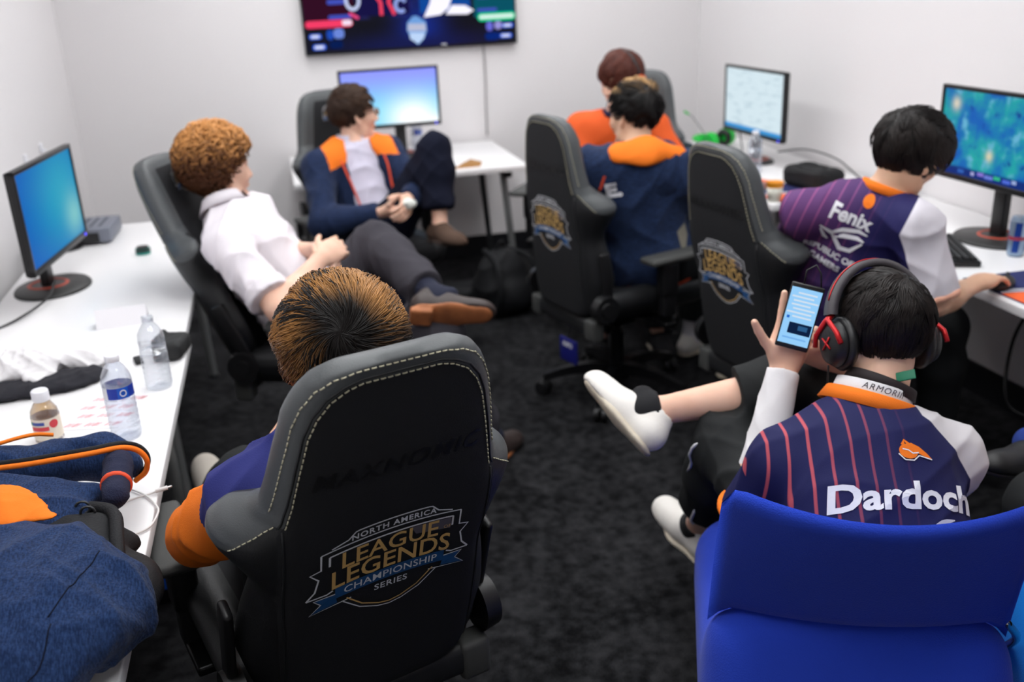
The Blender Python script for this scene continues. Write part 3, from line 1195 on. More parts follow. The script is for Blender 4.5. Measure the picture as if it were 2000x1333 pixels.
        if style == 'sneaker':
            mb = MB()
            for i in range(5):
                y = .035 + .018 * i
                z = .083 - .0075 * i
                mb.tube([Vector(L((-.022, y, z - .006)) - s.o), Vector(L((0, y + .003, z + .004)) - s.o), Vector(L((.022, y, z - .006)) - s.o)], .003, 6)
            mb.build('lace', m_up, so)
        if sock:
            S3 = SDF()
            hgt = sock[1]
            S3.cap(a - unit(a - kn) * -.02, a + unit(kn - a) * hgt, .0405, .0415 + .05 * max(0, hgt - .06), k=.02)
            S3.cap(a, a + unit(f) * .05, .038, .03, k=.02)
            cut(S3, a + unit(kn - a) * (hgt), kn - a, depth=.06)
            v, f_ = S3.mesh(.006)
            link('sock', mesh_np('sock', relax(v, f_, 1) - s.o, f_, sock[0]), s.root)
        return so
    # ---- printed lettering laid on a garment
    def print_on(s, surf, name, m, shapes, parent, front=False, lift=.0016, rot=0.0, org=(0, 0)):
        """shapes: list of (verts Nx2+, faces) in torso coordinates (x right as seen from behind, z up, relative to neck)"""
        v, f = surf
        tree = BVHTree.FromPolygons([tuple(p) for p in v], [tuple(int(i) for i in q) for q in f])
        d = s.T[1] * (-1 if front else 1)
        mb = MB()
        c, sn = math.cos(rot), math.sin(rot)
        for vs, fs in shapes:
            out = []
            for p in vs:
                x, z = p[0] * c - p[1] * sn + org[0], p[0] * sn + p[1] * c + org[1]
                o = s.J['neck'] + s.T[0] * x + s.T[2] * z - d * .4
                hit = tree.ray_cast(Vector(o), Vector(d))
                if hit[0] is None:
                    out.append(V3(o + d * .28) - s.o)
                else:
                    out.append(V3(hit[0]) + V3(hit[1]) * lift * (1 if V3(hit[1]) @ d < 0 else -1) - s.o)
            mb.add(out, fs)
        return mb.build(name, m, parent)

# ------------------------------------------------------------------ hair
def hair_material(name, c1, c2, rough=.45):
    m = mat(name, c1, rough, spec=.22)
    g = NG(m)
    x, y, z, nd = g.attr('hc')
    g.l(g.mix(x, c1, c2), m.node_tree.nodes['Principled BSDF'].inputs['Base Color'])
    return m

LINE_Y = [-.13, -.06, -.03, -.005, .02, .045, .07, .12]
LINES = {'short': [-.075, -.06, -.03, .012, .02, .05, .072, .08],
         'bowl':  [-.085, -.075, -.05, -.02, .0, .02, .045, .055],
         'fade':  [-.04, -.03, -.005, .03, .04, .055, .072, .08]}

def hair(P, name, m_cap, m_str, rad=(.087, .107, .094), cen=(0, -.013, .040), line='short', crown=(0, -.75, .65), n=900, length=.07, width=.0018,
         lift=.10, curl=None, tone=None, fwd=0.0, grav=.35, seed=1, capvox=.005, swirl=.3, rough=.004, jitter=.25, seg=6, clump=35):
    H = P.H
    g = np.random.default_rng(seed)
    rad, cen = V3(rad), V3(cen)
    ly = LINES[line]
    def hline(y): return np.interp(y, LINE_Y, ly)
    # cap
    S_ = SDF()
    ext = rad.max() + .02
    c0 = P.hl(cen)
    ph = g.uniform(0, 6, 6)
    def d(Pw):
        q = (Pw - P.J['head']) @ H.T
        e = (q - cen) / rad
        k0 = np.linalg.norm(e, axis=-1)
        k1 = np.linalg.norm(e / rad, axis=-1) + 1e-9
        dd = k0 * (k0 - 1) / k1
        nz = np.sin(q[..., 0] * 170 + ph[0] + 2 * np.sin(q[..., 1] * 90 + ph[1])) * np.sin(q[..., 1] * 150 + ph[2]) * np.sin(q[..., 2] * 160 + ph[3])
        dd = dd + nz * rough
        wob = .004 * np.sin(q[..., 0] * 260 + ph[4]) + .004 * np.sin(q[..., 1] * 310 + ph[5])
        return np.maximum(dd, (hline(q[..., 1]) + wob - q[..., 2]) * .8)
    S_.fn(d, c0 - ext, c0 + ext)
    v, f = S_.mesh(capvox)
    v = relax(v, f, 1, .4)
    q = (v - P.J['head']) @ H.T
    tv = tone(q, np.zeros(len(v))) if tone else np.zeros(len(v))
    cap = link(name, mesh_np(name, v - P.o, f, m_cap, attrs={'hc': np.stack([tv * .8, tv, tv], 1)}), P.root)
    # strands
    dirs = g.normal(size=(n * 4, 3))
    dirs /= np.linalg.norm(dirs, axis=1)[:, None]
    p = cen + dirs * rad
    ok = p[:, 2] > hline(p[:, 1]) + .004
    p = p[ok][:n]
    n = len(p)
    cr = cen + unit(crown) * rad
    if curl:
        r0, turns, k = curl
        T = np.linspace(0, 1, 12)
        nr = (p - cen) / rad ** 2
        nr /= np.linalg.norm(nr, axis=1)[:, None]
        ax = np.cross(nr, g.normal(size=(n, 3)))
        ax /= np.linalg.norm(ax, axis=1)[:, None]
        bx = np.cross(nr, ax)
        rr = r0 * g.uniform(.6, 1.3, n)
        tw = turns * g.uniform(.7, 1.2, n) * 2 * np.pi
        ph = g.uniform(0, 6.28, n)
        path = []
        for t in T:
            a = ph + tw * t
            path.append(p - nr * .004 + nr * (rr * (1 + np.cos(a)) * .9)[:, None] + ax * (rr * np.sin(a))[:, None] + bx * ((t - .5) * rr * 2.2)[:, None])
        path = np.stack(path, 1)
    else:
        st = []
        x = p.copy()
        L = length * g.uniform(1 - jitter, 1 + jitter, n)
        nz = g.normal(size=(n, 3)) * .22
        for i in range(seg + 1):
            st.append(x.copy())
            t = i / seg
            nr = (x - cen) / rad ** 2
            nr /= np.linalg.norm(nr, axis=1)[:, None]
            dd = x - cr
            dd -= nr * (dd * nr).sum(1)[:, None]
            dd /= np.linalg.norm(dd, axis=1)[:, None] + 1e-6
            sw = np.cross(nr, dd)
            dd = dd + sw * swirl * (1 - t) + nz + np.array([0, fwd, -grav * (.3 + t)])
            dd -= nr * (dd * nr).sum(1)[:, None]
            dd /= np.linalg.norm(dd, axis=1)[:, None] + 1e-6
            x = x + dd * (L / seg)[:, None]
            e = (x - cen) / rad
            sc = 1 + lift * math.sin(math.pi * min(t * 1.1 + .05, 1) * .75) * (.5 + g.random(n))
            x = cen + e / np.linalg.norm(e, axis=1)[:, None] * rad * sc[:, None]
        path = np.stack(st, 1)
    crnd = g.random(n)
    if clump and not curl:
        K = max(12, n // clump)
        gi = np.empty(n, dtype=int)
        for a in range(0, n, 2000):
            gi[a:a + 2000] = ((p[a:a + 2000, None] - p[None, :K]) ** 2).sum(-1).argmin(1)
        w = (.82 * np.linspace(0, 1, path.shape[1]) ** .8)[None, :, None]
        path = path * (1 - w) + (path[gi] + (p - p[gi])[:, None] * .22) * w
        crnd = .65 * crnd[gi] + .35 * crnd
    m_ = path.shape[1]
    tg = np.gradient(path, axis=1)
    tg /= np.linalg.norm(tg, axis=2)[:, :, None] + 1e-9
    nr = (path - cen)
    sd = np.cross(tg, nr)
    sd /= np.linalg.norm(sd, axis=2)[:, :, None] + 1e-9
    hz = np.cross(sd, tg)
    wv = width * (1 - .75 * np.linspace(0, 1, m_) ** 2)[None, :, None] * g.uniform(.6, 1.3, n)[:, None, None]
    A = path + sd * wv
    B = path - sd * wv
    C = path + hz * wv * .9
    allv = np.stack([A, C, B], 2)                       # n, m, 3, 3
    idx = np.arange(n * m_ * 3).reshape(n, m_, 3)
    fs = []
    for a, b in ((0, 1), (1, 2)):
        fs.append(np.stack([idx[:, :-1, a], idx[:, :-1, b], idx[:, 1:, b], idx[:, 1:, a]], -1).reshape(-1, 4))
    rnd = np.repeat(crnd, m_ * 3)
    av = allv.reshape(-1, 3)
    tv = tone(av, rnd) if tone else rnd * .35
    wv_ = av @ H + P.J['head'] - P.o
    st = link('strand', mesh_np('strand', wv_, np.concatenate(fs), m_str, attrs={'hc': np.stack([tv, tv, tv], 1)}), cap)
    tag(st, kind='stuff')
    return cap

# ------------------------------------------------------------------ garments' materials
m_navyh = mat('heather navy jersey cloth', (22, 34, 62), .85, bump=(500, .2), mottle=(60, (36, 54, 88), .38, .68, (1, 1, 4)), sheen=.05, spec=.2)
m_navyd = mat('dark navy jacket cloth', (24, 36, 64), .85, bump=(400, .2), mottle=(45, (32, 46, 78), .4, .65, (1, 1, 3)), sheen=.05, spec=.2)
m_orange = mat('orange cloth', (240, 122, 34), .8, bump=(400, .15), spec=.25)
m_orangej = mat('orange jersey', (222, 92, 40), .75, bump=(400, .1), spec=.25)
m_redor = mat('red orange trim', (214, 74, 40), .75)
m_wshirt = mat('white shirt cotton', (226, 220, 226), .85, bump=(350, .12), spec=.2)
m_wshirt2 = mat('pale lilac shirt cotton', (208, 204, 222), .85, bump=(350, .12), spec=.2)
m_grey_tr = mat('charcoal grey trousers', (62, 60, 66), .9, bump=(500, .25), spec=.15)
m_navy_tr = mat('dark navy trousers', (18, 21, 36), .9, bump=(500, .2), spec=.15)
m_black_tr = mat('black track trousers', (30, 32, 33), .8, bump=(400, .15), spec=.25)
m_whitec = mat('white cotton', (224, 222, 224), .8, bump=(400, .1), spec=.2)
m_whiteprint = mat('white print', (226, 226, 232), .6)
m_brown = mat('brown suede', (84, 66, 56), .85, bump=(300, .3), spec=.2)
m_darkshoe = mat('dark brown leather', (52, 42, 40), .5, bump=(200, .1))
m_tan = mat('tan leather sole', (170, 104, 62), .6, mottle=(20, (140, 84, 50), .4, .7))
m_rub = mat('cream rubber sole', (196, 186, 168), .7)
m_wshoe = mat('white leather', (222, 218, 212), .55, bump=(150, .06))
m_sockb = mat('black sock', (16, 16, 20), .9)
m_sockw = mat('white sock', (214, 210, 216), .9, bump=(300, .2))
m_sockn = mat('navy sock', (24, 28, 48), .9)
m_bluesock = mat('blue sock', (26, 52, 128), .9, bump=(300, .2))
m_greyshoe = mat('light grey knit shoe', (188, 180, 170), .8, bump=(300, .2))

def jersey_material(name, base, stripe, side, purple=None):
    """navy team jersey: pale pin stripes fading from the left side, white raglan panel on the right shoulder"""
    m = mat(name, base, .72, spec=.25, bump=(600, .08))
    g = NG(m)
    x, y, z, nd = g.attr('tc')
    fr = g.math('FRACT', g.math('MULTIPLY', g.math('ADD', x, .5), 1 / .034))
    d = g.math('ABSOLUTE', g.math('SUBTRACT', fr, .5))
    ln = g.math('SUBTRACT', 1.0, g.step(d, .075, .03))
    fade = g.n('ShaderNodeMapRange')
    g.l(x, fade.inputs[0])
    fade.inputs[1].default_value = .035; fade.inputs[2].default_value = -.15
    low = g.n('ShaderNodeMapRange')
    g.l(z, low.inputs[0])
    low.inputs[1].default_value = -.34; low.inputs[2].default_value = -.16
    msk = g.math('MULTIPLY', g.math('MULTIPLY', ln, fade.outputs[0]), low.outputs[0])
    msk = g.math('MULTIPLY', msk, g.math('LESS_THAN', y, .02))
    c = base
    if purple:
        pf = g.n('ShaderNodeMapRange')
        g.l(x, pf.inputs[0])
        pf.inputs[1].default_value = .02; pf.inputs[2].default_value = -.15
        c = g.mix(pf.outputs[0], base, purple)
    c = g.mix(g.math('MULTIPLY', msk, .8), c, stripe)
    # raglan: boundary runs from the collar out to the armpit
    lim = g.math('ADD', .085, g.math('MULTIPLY', g.math('MINIMUM', z, 0.0), -.85))
    wm = g.step(g.math('SUBTRACT', x, lim), 0.0, .002)
    c = g.mix(wm, c, side)
    g.l(c, m.node_tree.nodes['Principled BSDF'].inputs['Base Color'])
    return m

def line_shape(pts, w):
    P = [Vector((p[0], p[1], 0)) for p in pts]
    vs = []
    for i, p in enumerate(P):
        a = (P[i] - P[i - 1]).normalized() if i > 0 else (P[1] - P[0]).normalized()
        b = (P[i + 1] - P[i]).normalized() if i < len(P) - 1 else a
        n = Vector((-(a + b).y, (a + b).x, 0)).normalized()
        ww = w[i] if isinstance(w, (list, tuple)) else w
        vs += [tuple((p + n * ww)[:2]), tuple((p - n * ww)[:2])]
    return vs, [(2 * i, 2 * i + 1, 2 * i + 3, 2 * i + 2) for i in range(len(P) - 1)]

def fan_shape(pts):
    n = len(pts)
    cx, cy = sum(p[0] for p in pts) / n, sum(p[1] for p in pts) / n
    return [(cx, cy)] + list(pts), [(0, i + 1, (i + 1) % n + 1) for i in range(n)]

def collar_ring(P, name, m, r0, h0, h1, th=.006, flare=.01, open_deg=0, parent=None, tilt=None, off=(0, 0, 0), n=40, ell=1.0):
    """band of cloth standing round the neck"""
    ax = unit(P.J['head'] - P.J['neck'] - P.H[1] * .02) if tilt is None else unit(tilt)
    fw = unit(P.T[1] - ax * (P.T[1] @ ax))
    rt = np.cross(fw, ax)
    c = P.J['neck'] + V3(off) @ P.T - P.o
    a0, a1 = R(open_deg / 2), 2 * math.pi - R(open_deg / 2)
    vs, fs = [], []
    for i in range(n + 1):
        a = a0 + (a1 - a0) * i / n
        d = fw * math.cos(a) * ell + rt * math.sin(a)
        for rr, hh in ((r0 + flare, h0), (r0, h1), (r0 - th * .3, h1 + .002), (r0 - th, h1 - .001), (r0 + flare - th, h0)):
            vs.append(tuple(c + d * rr + ax * hh))
    for i in range(n):
        for k in range(5):
            fs.append((i * 5 + k, i * 5 + (k + 1) % 5, i * 5 + 5 + (k + 1) % 5, i * 5 + 5 + k))
    mb = MB().add(vs, fs, True)
    return mb.build(name, m, parent or P.root)

# ================================================================== person in the white shirt (left, curly hair)
pB = Person('man with curly ginger hair in a white shirt and grey trousers, leaning back', J=dict(
    pelvis=(.02, 3.30, .61), neck=(-.205, 3.37, .985), head=(-.22, 3.45, 1.11), look=(.86, .50, -.03), hup=(-.05, .05, 1),
    shR=(-.215, 3.15, .92), shL=(-.125, 3.565, .93), elR=(-.07, 2.95, .755), wrR=(.075, 3.10, .865), elL=(-.07, 3.47, .80), wrL=(.07, 3.22, .86),
    hipR=(0, 3.21, .59), hipL=(.05, 3.39, .61), knR=(.42, 3.0, .60), anR=(.60, 3.17, .088), toR=(.72, 3.27, .09), upL=(.15, .85, .42),
    knL=(.28, 3.40, .82), anL=(.42, 3.0, .72), toL=(.57, 3.02, .715)), build=1.1, skin=m_skin)
pB.body({'R': ((.5, .45, .15), (-.2, .75, -.55), (40, 42, 44, 46), (25, 10), 3), 'L': ((.45, -.65, -.1), (-.5, -.5, -.5), (38, 40, 42, 44), (20, 10), 3)})
S_ = pB.shirt_sdf(.014, (-.2, -.2), armt=.014)
pB.cloth('shirt', S_, .008, m_wshirt, fold=(.026, 22, 3))
for q in 'RL':
    a, e = pB.J['sh' + q], pB.J['el' + q]
    d = unit(e - a)
    x = a + (e - a) * .78
    S_ = SDF(); S_.cap(x - d * .04, x + d * .04, .076, .074, k=.01); cut(S_, x + d * .016, d, .12); cut(S_, x - d * .03, -d, .12)
    pB.cloth('rolled_cuff', S_, .006, m_wshirt, fold=(.007, 40, 5))
collar_ring(pB, 'collar', m_wshirt, .072, .012, .055, .006, .022, 30, off=(0, -.005, .0))
pB.cloth('trousers', pB.trousers_sdf(.016, (.93, .86)), .008, m_grey_tr, fold=(.020, 20, 8))
pB.shoe('L', m_darkshoe, m_tan, up=(.15, .85, .42), sock=(m_sockn, .10), style='dress')
pB.shoe('R', m_darkshoe, m_tan, up=(0, 0, 1), sock=(m_sockn, .10), style='dress')
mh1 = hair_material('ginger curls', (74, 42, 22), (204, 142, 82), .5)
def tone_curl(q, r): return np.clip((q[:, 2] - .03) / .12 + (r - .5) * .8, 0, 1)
hair(pB, 'hair', mh1, mh1, rad=(.097, .114, .103), cen=(0, -.016, .046), line='short', n=2000, curl=(.0145, 1.5, 0), width=.0034, tone=tone_curl, rough=.013, seed=4)

# ================================================================== man with glasses
pC = Person('man with brown hair and glasses in a navy jacket with orange collar, one knee raised', J=dict(
    pelvis=(.38, 4.56, .61), neck=(.315, 4.66, .97), head=(.34, 4.675, 1.105), look=(.93, .28, .02), hup=(-.06, .02, 1),
    shR=(.145, 4.56, .90), shL=(.475, 4.63, .925), elR=(.135, 4.34, .69), wrR=(.385, 4.275, .725), elL=(.585, 4.44, .775), wrL=(.515, 4.31, .765),
    hipR=(.29, 4.46, .60), hipL=(.47, 4.50, .62), knR=(.41, 4.05, .575), anR=(.48, 3.93, .088), toR=(.55, 3.82, .08), upL=(.1, .15, 1),
    knL=(.665, 4.39, .965), anL=(.645, 4.27, .645), toL=(.72, 4.08, .58)), build=.98, skin=m_skin)
pC.body({'R': ((.85, -.15, .05), (-.1, .5, .8), (28, 32, 36, 40), (25, 10), 3), 'L': ((-.25, -.75, -.25), (-.6, .2, -.2), (22, 26, 30, 34), (20, 15), 4)})
S_ = pC.shirt_sdf(.008, (.0, .0), armt=.004)
pC.cloth('shirt', S_, .009, m_wshirt2, fold=(.018, 26, 13))
collar_ring(pC, 'collar', m_wshirt2, .070, .0, .05, .006, .022, 46, off=(0, -.004, 0))
S_ = pC.shirt_sdf(.028, (.98, .98), neck_r=.085, armt=.024)
n, T = pC.J['neck'], pC.T
for t in np.linspace(0, 1, 7):      # jacket hangs open at the front
    S_.ell(n + T[1] * .16 - T[2] * (.02 + .48 * t), (.062 + .03 * math.sin(t * 3), .15, .09), T, k=.01, op='-')
def miC(c):
    q = (c - pC.J['neck']) @ pC.T.T
    ax = np.abs(q[:, 0])
    return ((q[:, 2] > -.075 - .25 * (ax - .06)) & (ax < .165) & (q[:, 1] > -.07)).astype(np.int32)
pC.cloth('jacket', S_, .0062, [m_navyd, m_orange], fold=(.022, 20, 23), mifn=miC)
for sx in (-1, 1):
    mb = MB()
    pts = [pC.tl((sx * .098, .085, -.03)), pC.tl((sx * .100, .135, -.12)), pC.tl((sx * .09, .148, -.22)), pC.tl((sx * .082, .15, -.32)), pC.tl((sx * .075, .16, -.42))]
    mb.tube([p - pC.o for p in curve_pts(pts, 5)] if False else [Vector(p) - Vector(pC.o) for p in curve_pts(pts, 5)], .0055, 6)
    mb.build('zip', m_redor, pC.root)
for q in 'RL':
    e, w = pC.J['el' + q], pC.J['wr' + q]
    d = unit(w - e)
    S_ = SDF(); S_.cap(w - d * .035, w - d * .012, .042, .041, k=.01); cut(S_, w - d * .016, d); cut(S_, w - d * .03, -d)
    pC.cloth('cuff_stripe', S_, .005, m_redor, fold=None)
pC.cloth('trousers', pC.trousers_sdf(.018, (.93, .80), .02), .009, m_navy_tr, fold=(.018, 20, 18))
pC.shoe('L', m_brown, mat('brown rubber sole', (60, 46, 40), .8), up=(.1, .15, 1), style='loafer')
pC.shoe('R', m_brown, MATS['brown rubber sole'], up=(0, 0, 1), style='loafer')
mh2 = hair_material('brown hair', (44, 30, 24), (96, 70, 52), .5)
hair(pC, 'hair', mh2, mh2, rad=(.088, .108, .097), cen=(0, -.015, .045), line='short', n=1300, length=.055, width=.0022, lift=.10, seed=5, fwd=.5, grav=.1, rough=.006)
m_glass = mat('clear glass', (255, 255, 255), .02, trans=1.0, ior=1.45)
m_gframe = mat('black glasses frame', (16, 16, 20), .3)
g_ = MB()
for sx in (-1, 1):
    pts = [pC.hl((sx * .032 + .023 * math.cos(a), .103, .010 + .016 * math.sin(a))) - pC.o for a in np.linspace(0, 2 * math.pi, 17)]
    g_.tube(pts, .0018, 6, False)
    g_.tube([pC.hl((sx * .055, .102, .014)) - pC.o, pC.hl((sx * .074, .085, .016)) - pC.o, pC.hl((sx * .082, .0, .012)) - pC.o, pC.hl((sx * .082, -.02, .0)) - pC.o], .0017, 6)
g_.tube([pC.hl((-.009, .103, .014)) - pC.o, pC.hl((0, .108, .017)) - pC.o, pC.hl((.009, .103, .014)) - pC.o], .0017, 6)
gl = g_.build('glasses', m_gframe, pC.root)
for sx in (-1, 1):
    pts = [pC.hl((sx * .032 + .022 * math.cos(a), .103, .010 + .0155 * math.sin(a))) - pC.o for a in np.linspace(0, 2 * math.pi, 17)[:-1]]
    MB().poly(pts, .001, tuple(pC.H[1])).build('lens', m_glass, gl)
# crumpled tissue in the hands
S_ = SDF()
S_.ell((.505, 4.235, .765), (.035, .028, .026)); v, f = S_.mesh(.004); v = wrinkle(v, f, .012, 90, 3)
o = link('tissue', mesh_np('tissue', v, f, mat('white tissue', (226, 228, 222), .9)))
tag(o, 'crumpled white tissue held in the hands of the man with glasses', 'tissue')

# ================================================================== person in orange (far)
pD = Person('person with reddish brown hair in an orange jersey, facing left in the far corner', J=dict(
    pelvis=(1.49, 4.50, .60), neck=(1.53, 4.37, 1.035), head=(1.545, 4.355, 1.205), look=(-.86, -.42, -.12), hup=(.05, .05, 1),
    shR=(1.375, 4.44, 1.0), shL=(1.70, 4.335, .995), elR=(1.29, 4.33, .74), wrR=(1.36, 4.12, .70), elL=(1.80, 4.20, .76), wrL=(1.62, 4.08, .70),
    knR=(1.35, 4.11, .56), anR=(1.32, 4.04, .088), toR=(1.28, 3.93, .08), knL=(1.58, 4.08, .56), anL=(1.60, 4.02, .088), toL=(1.6, 3.9, .08)), build=.95, skin=m_skin)
pD.body({'R': ((.3, -.7, -.3), (.2, -.2, -.8), (30, 30, 30, 30), (20, 10), 4), 'L': ((-.5, -.6, -.3), (0, -.2, -.8), (30, 30, 30, 30), (20, 10), 4)})
jd = pD.cloth('jersey', pD.shirt_sdf(.013, (-.1, -.1)), .008, m_orangej, fold=(.010, 16, 33))
surf = pD.last
pD.print_on(surf, 'white_print', m_whiteprint, [line_shape([(-.03, -.26), (-.025, -.17), (0, -.13), (.025, -.17), (.03, -.26)], .010)], jd, front=True, org=(.03, 0))
collar_ring(pD, 'collar', mat('navy rib', (24, 28, 66), .8), .076, .012, .036, .006, .006)
pD.cloth('trousers', pD.trousers_sdf(.016), .010, m_black_tr, fold=(.008, 16, 38))
for q in 'RL': pD.shoe(q, m_sockb, m_rub, up=(0, 0, 1))
mh3 = hair_material('reddish brown hair', (66, 30, 24), (120, 64, 48), .45)
hair(pD, 'hair', mh3, mh3, rad=(.095, .115, .100), cen=(0, -.008, .045), line='bowl', n=1300, length=.075, width=.0022, lift=.06, seed=6, fwd=.2, grav=.5)
hs = tag(empty('headphones', tuple(pD.J['head'])), 'orange headphones worn over the reddish brown hair', 'headphones')
mb = MB().tube([V3((.098 * math.cos(a), -.012, .03 + .108 * math.sin(a))) @ pD.H for a in np.linspace(-.1, math.pi + .1, 21)], .010, 8)
mb.build('headband', m_plastic, hs)
for sx in (-1, 1):
    c = V3((sx * .098, -.012, .0)) @ pD.H
    MB().cyl(c - pD.H[0] * .016, c + pD.H[0] * .016, .034, .034, 18).build('ear_cup', mat('orange plastic', (236, 96, 36), .45), hs)

# ================================================================== person in navy hoodie
pE = Person('person in a navy hoodie with orange hood lining, sitting with back to us', J=dict(
    pelvis=(1.375, 3.565, .61), neck=(1.305, 3.545, 1.02), head=(1.335, 3.625, 1.155), look=(-.42, .88, -.12), hup=(.08, .1, 1),
    shR=(1.475, 3.445, .955), shL=(1.125, 3.535, .99), elR=(1.60, 3.56, .765), wrR=(1.63, 3.80, .72), elL=(1.05, 3.68, .80), wrL=(1.2, 3.88, .72),
    hipR=(1.44, 3.50, .59), hipL=(1.36, 3.66, .59), knR=(1.78, 3.63, .54), anR=(1.79, 3.64, .088), toR=(1.9, 3.7, .08), knL=(1.74, 3.90, .54), anL=(1.73, 3.93, .088), toL=(1.84, 3.99, .08)), build=1.0, skin=m_skin2)
pE.body({'R': ((0, .7, -.2), (-.4, 0, -.8), (30, 30, 30, 30), (20, 10), 4), 'L': ((.3, .7, -.2), (.4, 0, -.8), (30, 30, 30, 30), (20, 10), 4)})
S_ = pE.shirt_sdf(.026, (1.0, 1.0), neck_r=.075, armt=.022)
S_.ell(pE.J['pelvis'] + pE.T[2] * .0, (.20, .15, .13), pE.T, k=.06)
hd = pE.cloth('hoodie', S_, .0075, m_navyh, fold=(.030, 17, 43))
surfE = pE.last
# hood lying on the back
S_ = SDF()
n, T = pE.J['neck'], pE.T
S_.ell(n - T[1] * .095 - T[2] * .075 + T[0] * .055, (.125, .055, .095), T, k=.03)
S_.cap(n - T[0] * .10 - T[1] * .05 + T[2] * .0, n + T[0] * .11 - T[1] * .05, .045, .05, k=.03)
S_.cap(n + T[0] * .10 + T[1] * .05, n + T[0] * .13 - T[1] * .05 - T[2] * .02, .035, .045, k=.03)
S_.cap(n - T[0] * .10 + T[1] * .05, n - T[0] * .11 - T[1] * .05, .035, .04, k=.03)
S_.ell(n + T[1] * .03 + T[2] * .05, (.085, .085, .075), T, k=.01, op='-')
pE.cloth('hood', S_, .007, m_navyh, fold=(.014, 20, 47))
S_ = SDF()
nn_ = unit(T[2] - T[1] * .8)
S_.cap(n - T[0] * .055 - T[1] * .085 + T[2] * .045, n + T[0] * .04 - T[1] * .105 + T[2] * .04, .05, .06, k=.03, fl=(nn_, .5))
S_.cap(n + T[0] * .04 - T[1] * .105 + T[2] * .04, n + T[0] * .165 - T[1] * .075 - T[2] * .0, .06, .03, k=.03, fl=(nn_, .5))
S_.ell(n + T[1] * .02 + T[2] * .06, (.075, .085, .09), T, k=.01, op='-')
pE.cloth('hood_lining', S_, .006, m_orange, fold=(.008, 30, 49))
v, f = text_verts('E.', .075, .004)
pE.print_on(surfE, 'white_letter', m_whiteprint, [(v * np.array([1.15, 1, 1]), f)], hd, org=(-.10, -.085), rot=.05, lift=.003)
pE.print_on(surfE, 'piping', m_redor, [line_shape([(-.125, -.02), (-.15, -.07), (-.165, -.12)], .005)], hd, lift=.003)
pE.print_on(surfE, 'pocket_print', mat('grey beige print', (120, 116, 104), .7), [fan_shape([(.115, -.30), (.15, -.28), (.155, -.33), (.14, -.37), (.12, -.36)])], hd, lift=.003)
S_ = SDF(); S_.ell(pE.J['pelvis'] - T[2] * .085, (.19, .15, .05), T, k=.02); S_.box(pE.J['pelvis'] - T[2] * .02, (.3, .3, .05), T, rnd=.002, op='-')
pE.cloth('jersey_hem', S_, .007, m_redor, fold=(.006, 20, 3))
pE.cloth('trousers', pE.trousers_sdf(.016, (.8, .8)), .010, m_black_tr, fold=(.008, 16, 44))
for q in 'RL': pE.shoe(q, m_wshoe, m_rub, up=(0, 0, 1), sock=(m_sockw, .09))
mh4 = hair_material('black hair with blond streaks', (18, 16, 16), (176, 138, 92), .45)
def tone_E(q, r): return np.clip((q[:, 2] - .085) / .03, 0, 1) * np.clip((r - .35) * 3, 0, 1) * np.clip((.06 - q[:, 0]) / .05, 0, 1)
hair(pE, 'hair', mh4, mh4, rad=(.086, .106, .094), cen=(0, -.012, .043), line='short', n=1600, length=.06, width=.002, lift=.14, seed=8, fwd=.8, grav=.0, tone=tone_E)

# ================================================================== player at the right desk
m_jF = jersey_material('navy and purple jersey', (34, 32, 82), (150, 80, 130), (212, 208, 216), purple=(92, 56, 106))
pF = Person('player with black hair in a navy jersey leaning towards the game monitor', J=dict(
    pelvis=(1.63, 2.67, .60), neck=(1.685, 2.48, 1.035), head=(1.75, 2.48, 1.15), look=(.88, .32, -.34), hup=(.35, .05, .93),
    shR=(1.70, 2.34, .985), shL=(1.475, 2.56, .995), elR=(1.75, 2.285, .77), wrR=(1.935, 2.35, .783), elL=(1.60, 2.80, .80), wrL=(1.87, 2.80, .78),
    hipR=(1.66, 2.60, .58), hipL=(1.63, 2.78, .58), knR=(2.03, 2.60, .55), anR=(2.12, 2.68, .088), toR=(2.24, 2.72, .08), knL=(2.0, 2.84, .55), anL=(2.08, 2.9, .088), toL=(2.2, 2.95, .08)), build=1.02, skin=m_skin2)
pF.body({'R': ((.78, .45, -.02), (.1, -.05, -1), (14, 18, 18, 18), (10, 8), 7), 'L': ((.95, -.05, -.02), (0, 0, -1), (16, 18, 18, 18), (10, 8), 7)})
jf = pF.cloth('jersey', pF.shirt_sdf(.014, (-.06, -.06), neck_r=.066, armt=.013), .0068, m_jF, fold=(.016, 18, 53))
sF = pF.last
v, f = text_verts('Fenix', .056, .002)
pF.print_on(sF, 'name_lettering', m_whiteprint, [(v, f)], jf, org=(-.055, -.035), lift=.002)
eye = [line_shape([(-.075, .03), (-.03, .012), (.0, .035), (.05, .05), (.082, .046)], [.003, .008, .008, .007, .002]),
       line_shape([(-.02, -.004), (.01, .016), (.055, .026), (.08, .022)], [.003, .008, .007, .002]),
       line_shape([(.078, .016), (.05, -.028), (.015, -.036), (-.012, -.008), (-.028, .008)], [.003, .008, .009, .008, .003]),
       line_shape([(-.07, .02), (-.05, -.012), (-.035, -.02)], [.003, .007, .003])]
pF.print_on(sF, 'eye_logo', m_whiteprint, [(np.array([(p[0] * .85, p[1] * .85) for p in a]), b) for a, b in eye], jf, org=(-.06, -.105), lift=.002)
v, f = text_verts('REPUBLIC OF', .027, .001)
v2, f2 = text_verts('GAMERS', .027, .001)
pF.print_on(sF, 'sponsor_lettering', m_whiteprint, [(v, f), (v2 - np.array([0, .034, 0]), f2)], jf, org=(-.07, -.165), lift=.002)
ball = [fan_shape([(.016 * math.cos(a), .016 * math.sin(a)) for a in np.linspace(0, 6.28, 17)[:-1]])]
pF.print_on(sF, 'ball_logo', m_orange, ball, jf, org=(-.03, .018), lift=.002)
